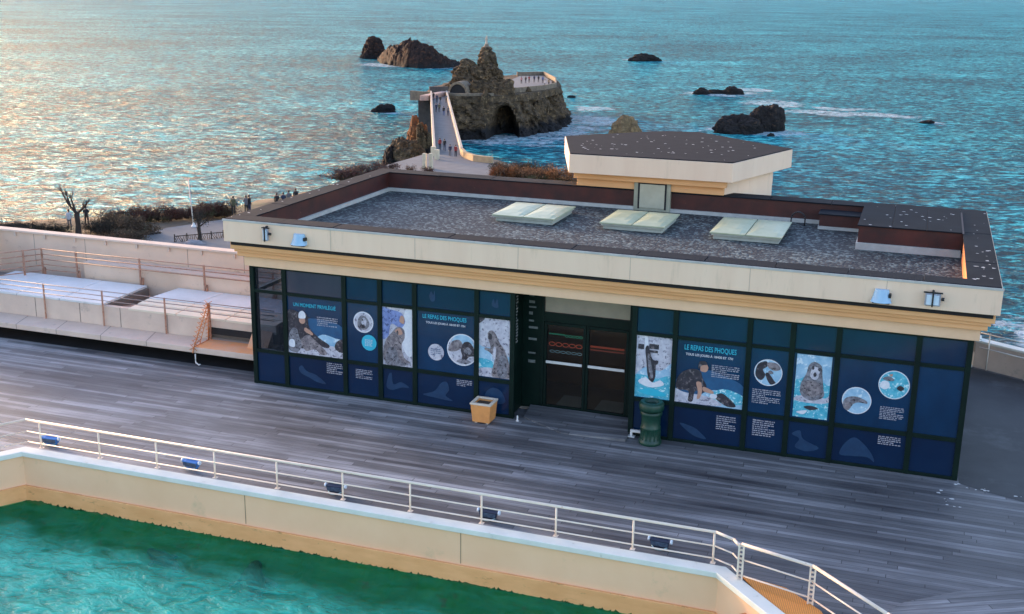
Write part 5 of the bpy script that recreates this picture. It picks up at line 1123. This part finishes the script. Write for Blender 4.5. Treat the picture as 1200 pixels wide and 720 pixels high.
for a in [(508,118,'walk',BLK,NVY,0,'person in black walking against the left parapet at the far end of the footbridge'),(512,120.5,'walk',NVY,BLK,180,'person in navy close to the left parapet at the far end of the footbridge'),(516,122.5,'walk',BLK,GRYC,180,'person in dark clothes leading in the middle at the far end of the footbridge'),
          (523,121,'stand',GRYC,BLK,20,'person in grey standing by the right parapet at the far end of the footbridge'),(511.3,132,'walk',NVY,BLK,180,'person in navy, left one of the pair walking side by side below the far group'),(514.8,132,'walk',OLV,BLK,180,'person in olive, right one of the pair walking side by side below the far group'),
          (520,136,'walk',BLK,BLUC,0,'person in black top and blue trousers midway down the footbridge'),(525,136,'walk',GRYC,NVY,0,'person in grey beside the right parapet midway down the footbridge'),
          (515.5,176,'walk',REDC,BLK,0,'person in a red jacket on the near half of the footbridge'),(521,177,'walk',BLK,NVY,0,'person in black beside the red jacketed one on the near half of the footbridge'),
          (527.5,184,'walk',NVY,GRYC,180,'person in navy at the landward end of the footbridge'),(534,184.5,'stand',REDC,BLK,160,'person in dark red by the right parapet at the landward end of the footbridge')]:
    person(a[0],a[1],ZD,a[2],a[3],a[4],BR+R(a[5]),a[6],G1)
G2 = 'people on the rock viewing platform'
for a in [(611,98.5,'stand',PNK,BLK,0,'person in pink at the left of the rock viewing platform'),(616,98,'stand',BLK,NVY,20,'person in black just right of the pink one on the rock viewing platform'),(620,97.5,'photo',REDC,BLK,-10,'person in red on the rock viewing platform'),
          (626,97,'stand',NVY,BLK,10,'person in navy near the middle of the rock viewing platform'),(631,97,'stand',BLK,BLK,0,'person all in black at the back of the rock viewing platform'),(636,98,'stand',BLUC,BLK,0,'person in blue at the right of the rock viewing platform'),
          (638.5,102,'walk',WHC,GRYC,80,'person in white near the right end of the rock viewing platform'),(643,101,'stand',TANC,BLK,0,'person in tan at the right end of the rock viewing platform')]:
    person(a[0],a[1],ZD+.25,a[2],a[3],a[4],R(20+a[5]),a[6],G2)
zp = -11.88
person(82,270,zp,'stand',WHC,GRYC,R(30),'person in a pale top standing left of the bare tree on the promenade')
person(102,266,zp,'photo',BLK,BLK,R(20),'person in black standing right of the bare tree on the promenade')
person(274,253,zp,'stand',OLV,BLK,R(30),'person in olive standing alone above the left end of the pavilion roof')
person(289,252,zp,'photo',GRYC,BLK,R(60),'person in grey, left one of the close pair above the left end of the roof'); person(292.5,251.5,zp,'stand',BLK,NVY,R(-20),'person in black, right one of the close pair above the left end of the roof')
person(325,249,zp,'stand',BLK,BLK,R(10),'person in black whose head and shoulders show over the left roof edge'); person(332.5,248,zp,'stand',NVY,BLK,R(50),'person in navy peeping over the left roof edge, second in the row')
person(339,245.5,zp,'stand',GRYC,BLK,R(10),'person in grey peeping over the left roof edge, third in the row'); person(347,243,zp,'stand',BLK,GRYC,R(0),'person in black peeping over the left roof edge, last in the row')

# ================================================================== PLANTS AND PROMENADE
TWIG = mat('dark twigs', (.055,.035,.025), (.03,.02,.016), 6, .9); BARK = mat('dark bark', (.05,.036,.028), (.025,.019,.016), 5, .95, .02, 12)
LEAFS = {'red': mat('red brown foliage', (.09,.026,.016), (.028,.014,.011), 1.5, .9, c3=(.06,.055,.02), s3=.7, t3=.5, w3=.1),
         'brown': mat('brown foliage', (.10,.058,.028), (.032,.022,.014), 1.5, .9, c3=(.05,.06,.022), s3=.7, t3=.5, w3=.1),
         'dark': mat('dark foliage', (.030,.028,.018), (.013,.014,.010), 1.5, .9, c3=(.07,.04,.025), s3=.9, t3=.55, w3=.1),
         'tan': mat('tan dry foliage', (.40,.17,.06), (.11,.045,.022), 1.2, .9, c3=(.08,.08,.03), s3=.6, t3=.52, w3=.1)}
def shrub_mesh(seed, n=1500, leaf=.11, tw=40):
    rn = random.Random(seed); k = MB()
    for _ in range(tw):
        a = rn.random()*6.28; e = rn.uniform(.3,1.3); L_ = rn.uniform(.6,1.12); q = Vector((math.cos(a)*math.cos(e), math.sin(a)*math.cos(e), math.sin(e)))*L_
        m_ = q*.5+Vector((rn.gauss(0,.07),rn.gauss(0,.07),0)); k.tube((rn.gauss(0,.1),rn.gauss(0,.1),0), m_, .02, .012, 4, 1, False); k.tube(m_, q, .012, .003, 4, 1, False)
    clumps = [(Vector((rn.uniform(-.7,.7),rn.uniform(-.7,.7),rn.uniform(.1,.72))), rn.uniform(.18,.40)) for _ in range(16)]
    for _ in range(n):
        c, r_ = rn.choice(clumps); p = c+Vector((rn.gauss(0,1),rn.gauss(0,1),rn.gauss(0,.8)))*r_*.55
        if p.z < 0: p.z = -p.z*.3
        u = Vector((rn.gauss(0,1),rn.gauss(0,1),rn.gauss(0,1))).normalized(); v = u.orthogonal().normalized(); s = leaf*rn.uniform(.5,1.2)*.5
        k.add([p-u*s, p+v*s*.5, p+u*s, p-v*s*.5], [(0,1,2,3)], 0)
    return k
SH = {}
def shrub(px, py, z, w, h, kind, label, group='shrubs along the promenade', depth=None, seed=0, rot=0):
    p = atz(px, py, z); key = (kind, seed % 3)
    if key not in SH:
        o = shrub_mesh(seed % 3+3).build('shrub', [LEAFS[kind], TWIG]); SH[key] = o
    else: o = SH[key].copy(); col.objects.link(o)
    o.location = (p.x, p.y, p.z); o.scale = (w/2, (depth or w)/2, h); o.rotation_euler = (0,0,rot); tag(o, label, 'shrub', group)
    return o
rn = random.Random(11)
def hedge(x0, y0, x1, y1, n, z, w, h, kind, label, grp):
    for i in range(n):
        f = i/(n-1) if n > 1 else 0
        shrub(x0+(x1-x0)*f, y0+(y1-y0)*f, z, w*rn.uniform(.85,1.2), h*rn.uniform(.8,1.2), kind, label, grp, seed=rn.randrange(3), rot=rn.random()*6)
hedge(2,272,72,273,7,-12,2.6,1.0,'dark','dark low shrub in the hedge behind the left part of the pinkish wall','dark hedge left of the bare tree')
hedge(112,270,128,274,3,-12,2.6,1.1,'dark','dark low shrub between the bare tree and the brown bushes','dark shrubs right of the bare tree')
hedge(130,268,165,276,5,-12,2.6,1.5,'brown','bushy brown shrub beside the promenade, right of the bare tree','brown bushes beside the promenade')
hedge(140,279,160,284,3,-12,2.2,1.0,'brown','low brown shrub just above the pinkish wall cap','low brown shrubs above the wall cap')
hedge(128,262,265,253,13,-12.1,2.4,1.3,'red','red brown shrub in the hedge along the seaward edge of the promenade','red brown seaward hedge')
hedge(228,256,262,252,4,-12.1,2.4,1.35,'red','taller red brown shrub behind the lamp post in the seaward hedge','taller red brown hedge part')
hedge(400,211,452,204,6,-14.6,4.6,1.6,'red','red brown shrub on the mound beyond the left roof edge','red brown mound left of the footbridge')
hedge(582,207,664,213,9,-15.6,3.8,1.7,'tan','tan and rust shrub beyond the back parapet, right of the plaza','tan shrubs right of the plaza')
hedge(588,203,640,205,5,-15.8,3.4,1.6,'brown','brown shrub at the water side of the tan shrubs','brown shrubs by the water right of the plaza')
hedge(500,207,480,206,2,-15.5,2.5,1.4,'red','red brown shrub at the foot of the gate pillars','shrubs at the gate pillars')
# post and rail fence sticking up at the right end of the tan shrubs
def grow_branch(k, p, d, L_, r, depth, rn, spread=.7, up=.15, tips=None):
    segs = 4; q = p.copy()
    for i in range(segs):
        d = (d+Vector((rn.gauss(0,.16),rn.gauss(0,.16),rn.gauss(0,.10)+up*.3))).normalized(); nq = q+d*L_/segs
        k.tube(q, nq, r*(1-i/segs*.35), r*(1-(i+1)/segs*.35), 7, 0, False); q = nq
    if tips is not None: tips.append((q.copy(), depth))
    if depth == 0: return
    for _ in range(rn.choice((2,3))):
        nd = (d+Vector((rn.gauss(0,spread),rn.gauss(0,spread),rn.uniform(-.1,.6)))).normalized(); grow_branch(k, q, nd, L_*rn.uniform(.55,.8), r*.6, depth-1, rn, spread, up, tips)
def pollard(px, py, z, h, label, seed, leaves=None, arms=None):
    p = atz(px, py, z); t = thing('pollard_tree', label, 'tree', p); rn = random.Random(seed)
    k = MB(); a = p+Vector((.05,0,h*.22)); b = p+Vector((-.03,0,h*.42)); k.tube(p, a, h*.065, h*.05, 10, 0, False); k.tube(a, b, h*.05, h*.052, 10, 0, False); k.build('trunk', BARK, t)
    side_ = Vector((math.cos(YAW), math.sin(YAW), 0)); k = MB(); tw = MB()
    for (sx, dz, L_) in arms or ((-.75,.9,.36),(-.35,1,.46),(.95,.55,.26),(.3,1,.2)):
        d = (side_*sx+Vector((rn.gauss(0,.2),rn.gauss(0,.2),dz))).normalized(); q = b; n_ = 4; r_ = h*.026
        for i in range(n_):
            d = (d+Vector((rn.gauss(0,.12),rn.gauss(0,.12),.14))).normalized(); nq = q+d*h*L_/n_; k.tube(q, nq, r_*(1-.12*i), r_*(1-.12*(i+1)), 8, 0, True); q = nq
        for _ in range(18): e = (d+Vector((rn.gauss(0,.5),rn.gauss(0,.5),rn.uniform(.1,.8)))).normalized(); tw.tube(q, q+e*h*rn.uniform(.08,.24), .018, .006, 4, 0, False)
        if leaves:
            for _ in range(70):
                c = q+Vector((rn.gauss(0,1),rn.gauss(0,1),rn.gauss(0,.7)))*h*.09; u = Vector((rn.gauss(0,1),rn.gauss(0,1),rn.gauss(0,1))).normalized()*.06; v = u.orthogonal().normalized()*.03; tw.add([c-u,c+v,c+u,c-v], [(0,1,2,3)], 1)
    k.build('limb', BARK, t); tw.build('crown', [TWIG, LEAFS['dark']], t)
pollard(92,275,-12,4.2,'bare dark pollarded tree between two people on the promenade',3,None,((-.9,.8,.40),(-.4,1,.52),(1.1,.5,.34),(.9,.8,.2),(-.1,1,.3)))
pollard(234,284,-12,3.0,'small dark knobbly tree behind the wall near the lamp post',8,True,((-.6,.6,.3),(.1,1,.32),(.6,.8,.34),(-.2,1,.2),(.9,.3,.25)))
# lamp post
p = atz(227,266,-11.85); lp = thing('lamp_post', 'slender pale lamp post with short cross head on the promenade', 'lamp post', p)
k = MB(); k.tube(p, p+Vector((-.28,0,4.1)), .055, .035, 10); k.build('pole', RAILG, lp)
k = MB(); k.lathe(p, [(.20,0),(.20,.10),(.10,.16),(.09,.35)], 12); k.build('base', WHITEM, lp)
k = MB(); q = p+Vector((-.28,0,4.1)); k.beam(q+Vector((-.32,-.1,.02)), q+Vector((.12,.05,.02)), .07, .05); k.build('lamp_head', RAILG, lp)
# rustic fence
fa, fb_ = atz(205,286,-12), atz(262,281,-12); rf = thing('rustic_fence', 'low rustic brown fence of crossed branches behind the pinkish wall', 'fence', fa)
for z in (.12,.62):
    k = MB(); k.tube(fa+Vector((0,0,z)), fb_+Vector((0,0,z)), .035); k.build('rail', BARK, rf)
dd = (fb_-fa)
for i in range(5):
    k = MB(); q = fa+dd*i/4; k.tube(q, q+Vector((0,0,.8)), .05); k.build('post', BARK, rf)
k = MB(); rn = random.Random(2)
for i in range(26):
    q = fa+dd*(i+.5)/26; s = dd.normalized()*rn.uniform(-.18,.18); k.tube(q-s+Vector((0,0,.1)), q+s+Vector((0,0,.68)), .028, .02, 6)
k.build('branch_infill', mat('brown fence branches', (.16,.09,.06), (.07,.045,.035), 8, .9), rf)
pb = fa+dd*.55; blob_rock('boulder', (pb.x+.2,pb.y-1.4,-12.1), (2.2,1.4,.55), mat('grey boulder', (.28,.27,.28), (.18,.17,.18), 2, .9), 'low grey boulder in front of the rustic fence', 31, sub=3)
a = atz(176,277,-11.8); k = MB(); k.tube(a+Vector((-.6,0,.1)), a+Vector((.1,.1,.25)), .07,.06); k.tube(a+Vector((.1,.1,.25)), a+Vector((.9,.2,.30)), .06,.05); k.tube(a+Vector((.2,.1,.25)), a+Vector((.1,.3,.6)), .04,.03); k.tube(a+Vector((.6,.15,.28)), a+Vector((.75,.1,.55)), .03,.02)
tag(k.build('fallen_branch', BARK), 'dark fallen branch lying at the edge of the promenade paving', 'branch')

# ================================================================== LIGHT
SUN_AZ, SUN_EL = R(-SUNA), R(SUNE)          # azimuth from +Y, negative = towards -X
sd = Vector((math.sin(SUN_AZ)*math.cos(SUN_EL), math.cos(SUN_AZ)*math.cos(SUN_EL), math.sin(SUN_EL)))
ld = bpy.data.lights.new('sun', 'SUN'); ld.energy = 1.3; ld.angle = R(12); ld.color = (1.0,.70,.42)
lo = bpy.data.objects.new('sun', ld); col.objects.link(lo); lo.rotation_euler = sd.to_track_quat('Z','Y').to_euler()
w = bpy.data.worlds.new('World'); scene.world = w; w.use_nodes = True; nt = w.node_tree; bgk = nt.nodes['Background']
sky = nt.nodes.new('ShaderNodeTexSky'); sky.sky_type = 'NISHITA'; sky.sun_disc = False; sky.sun_elevation = SUN_EL; sky.sun_rotation = SUN_AZ
sky.air_density = 1.0; sky.dust_density = 1.4; sky.ozone_density = 2.0
tn = nt.nodes.new('ShaderNodeMix'); tn.data_type = 'RGBA'; tn.blend_type = 'MULTIPLY'; tn.inputs[0].default_value = 1; nt.links.new(sky.outputs[0], tn.inputs[6]); tn.inputs[7].default_value = (1.19,.97,1.0,1)
nt.links.new(tn.outputs[2], bgk.inputs[0]); bgk.inputs[1].default_value = .15
vs_ = scene.view_settings; vs_.view_transform = 'Standard'; vs_.look = 'None'; vs_.gamma = 1; vs_.use_curve_mapping = False; vs_.exposure = EXPO
scene.cycles.max_bounces = 8; scene.cycles.transparent_max_bounces = 12
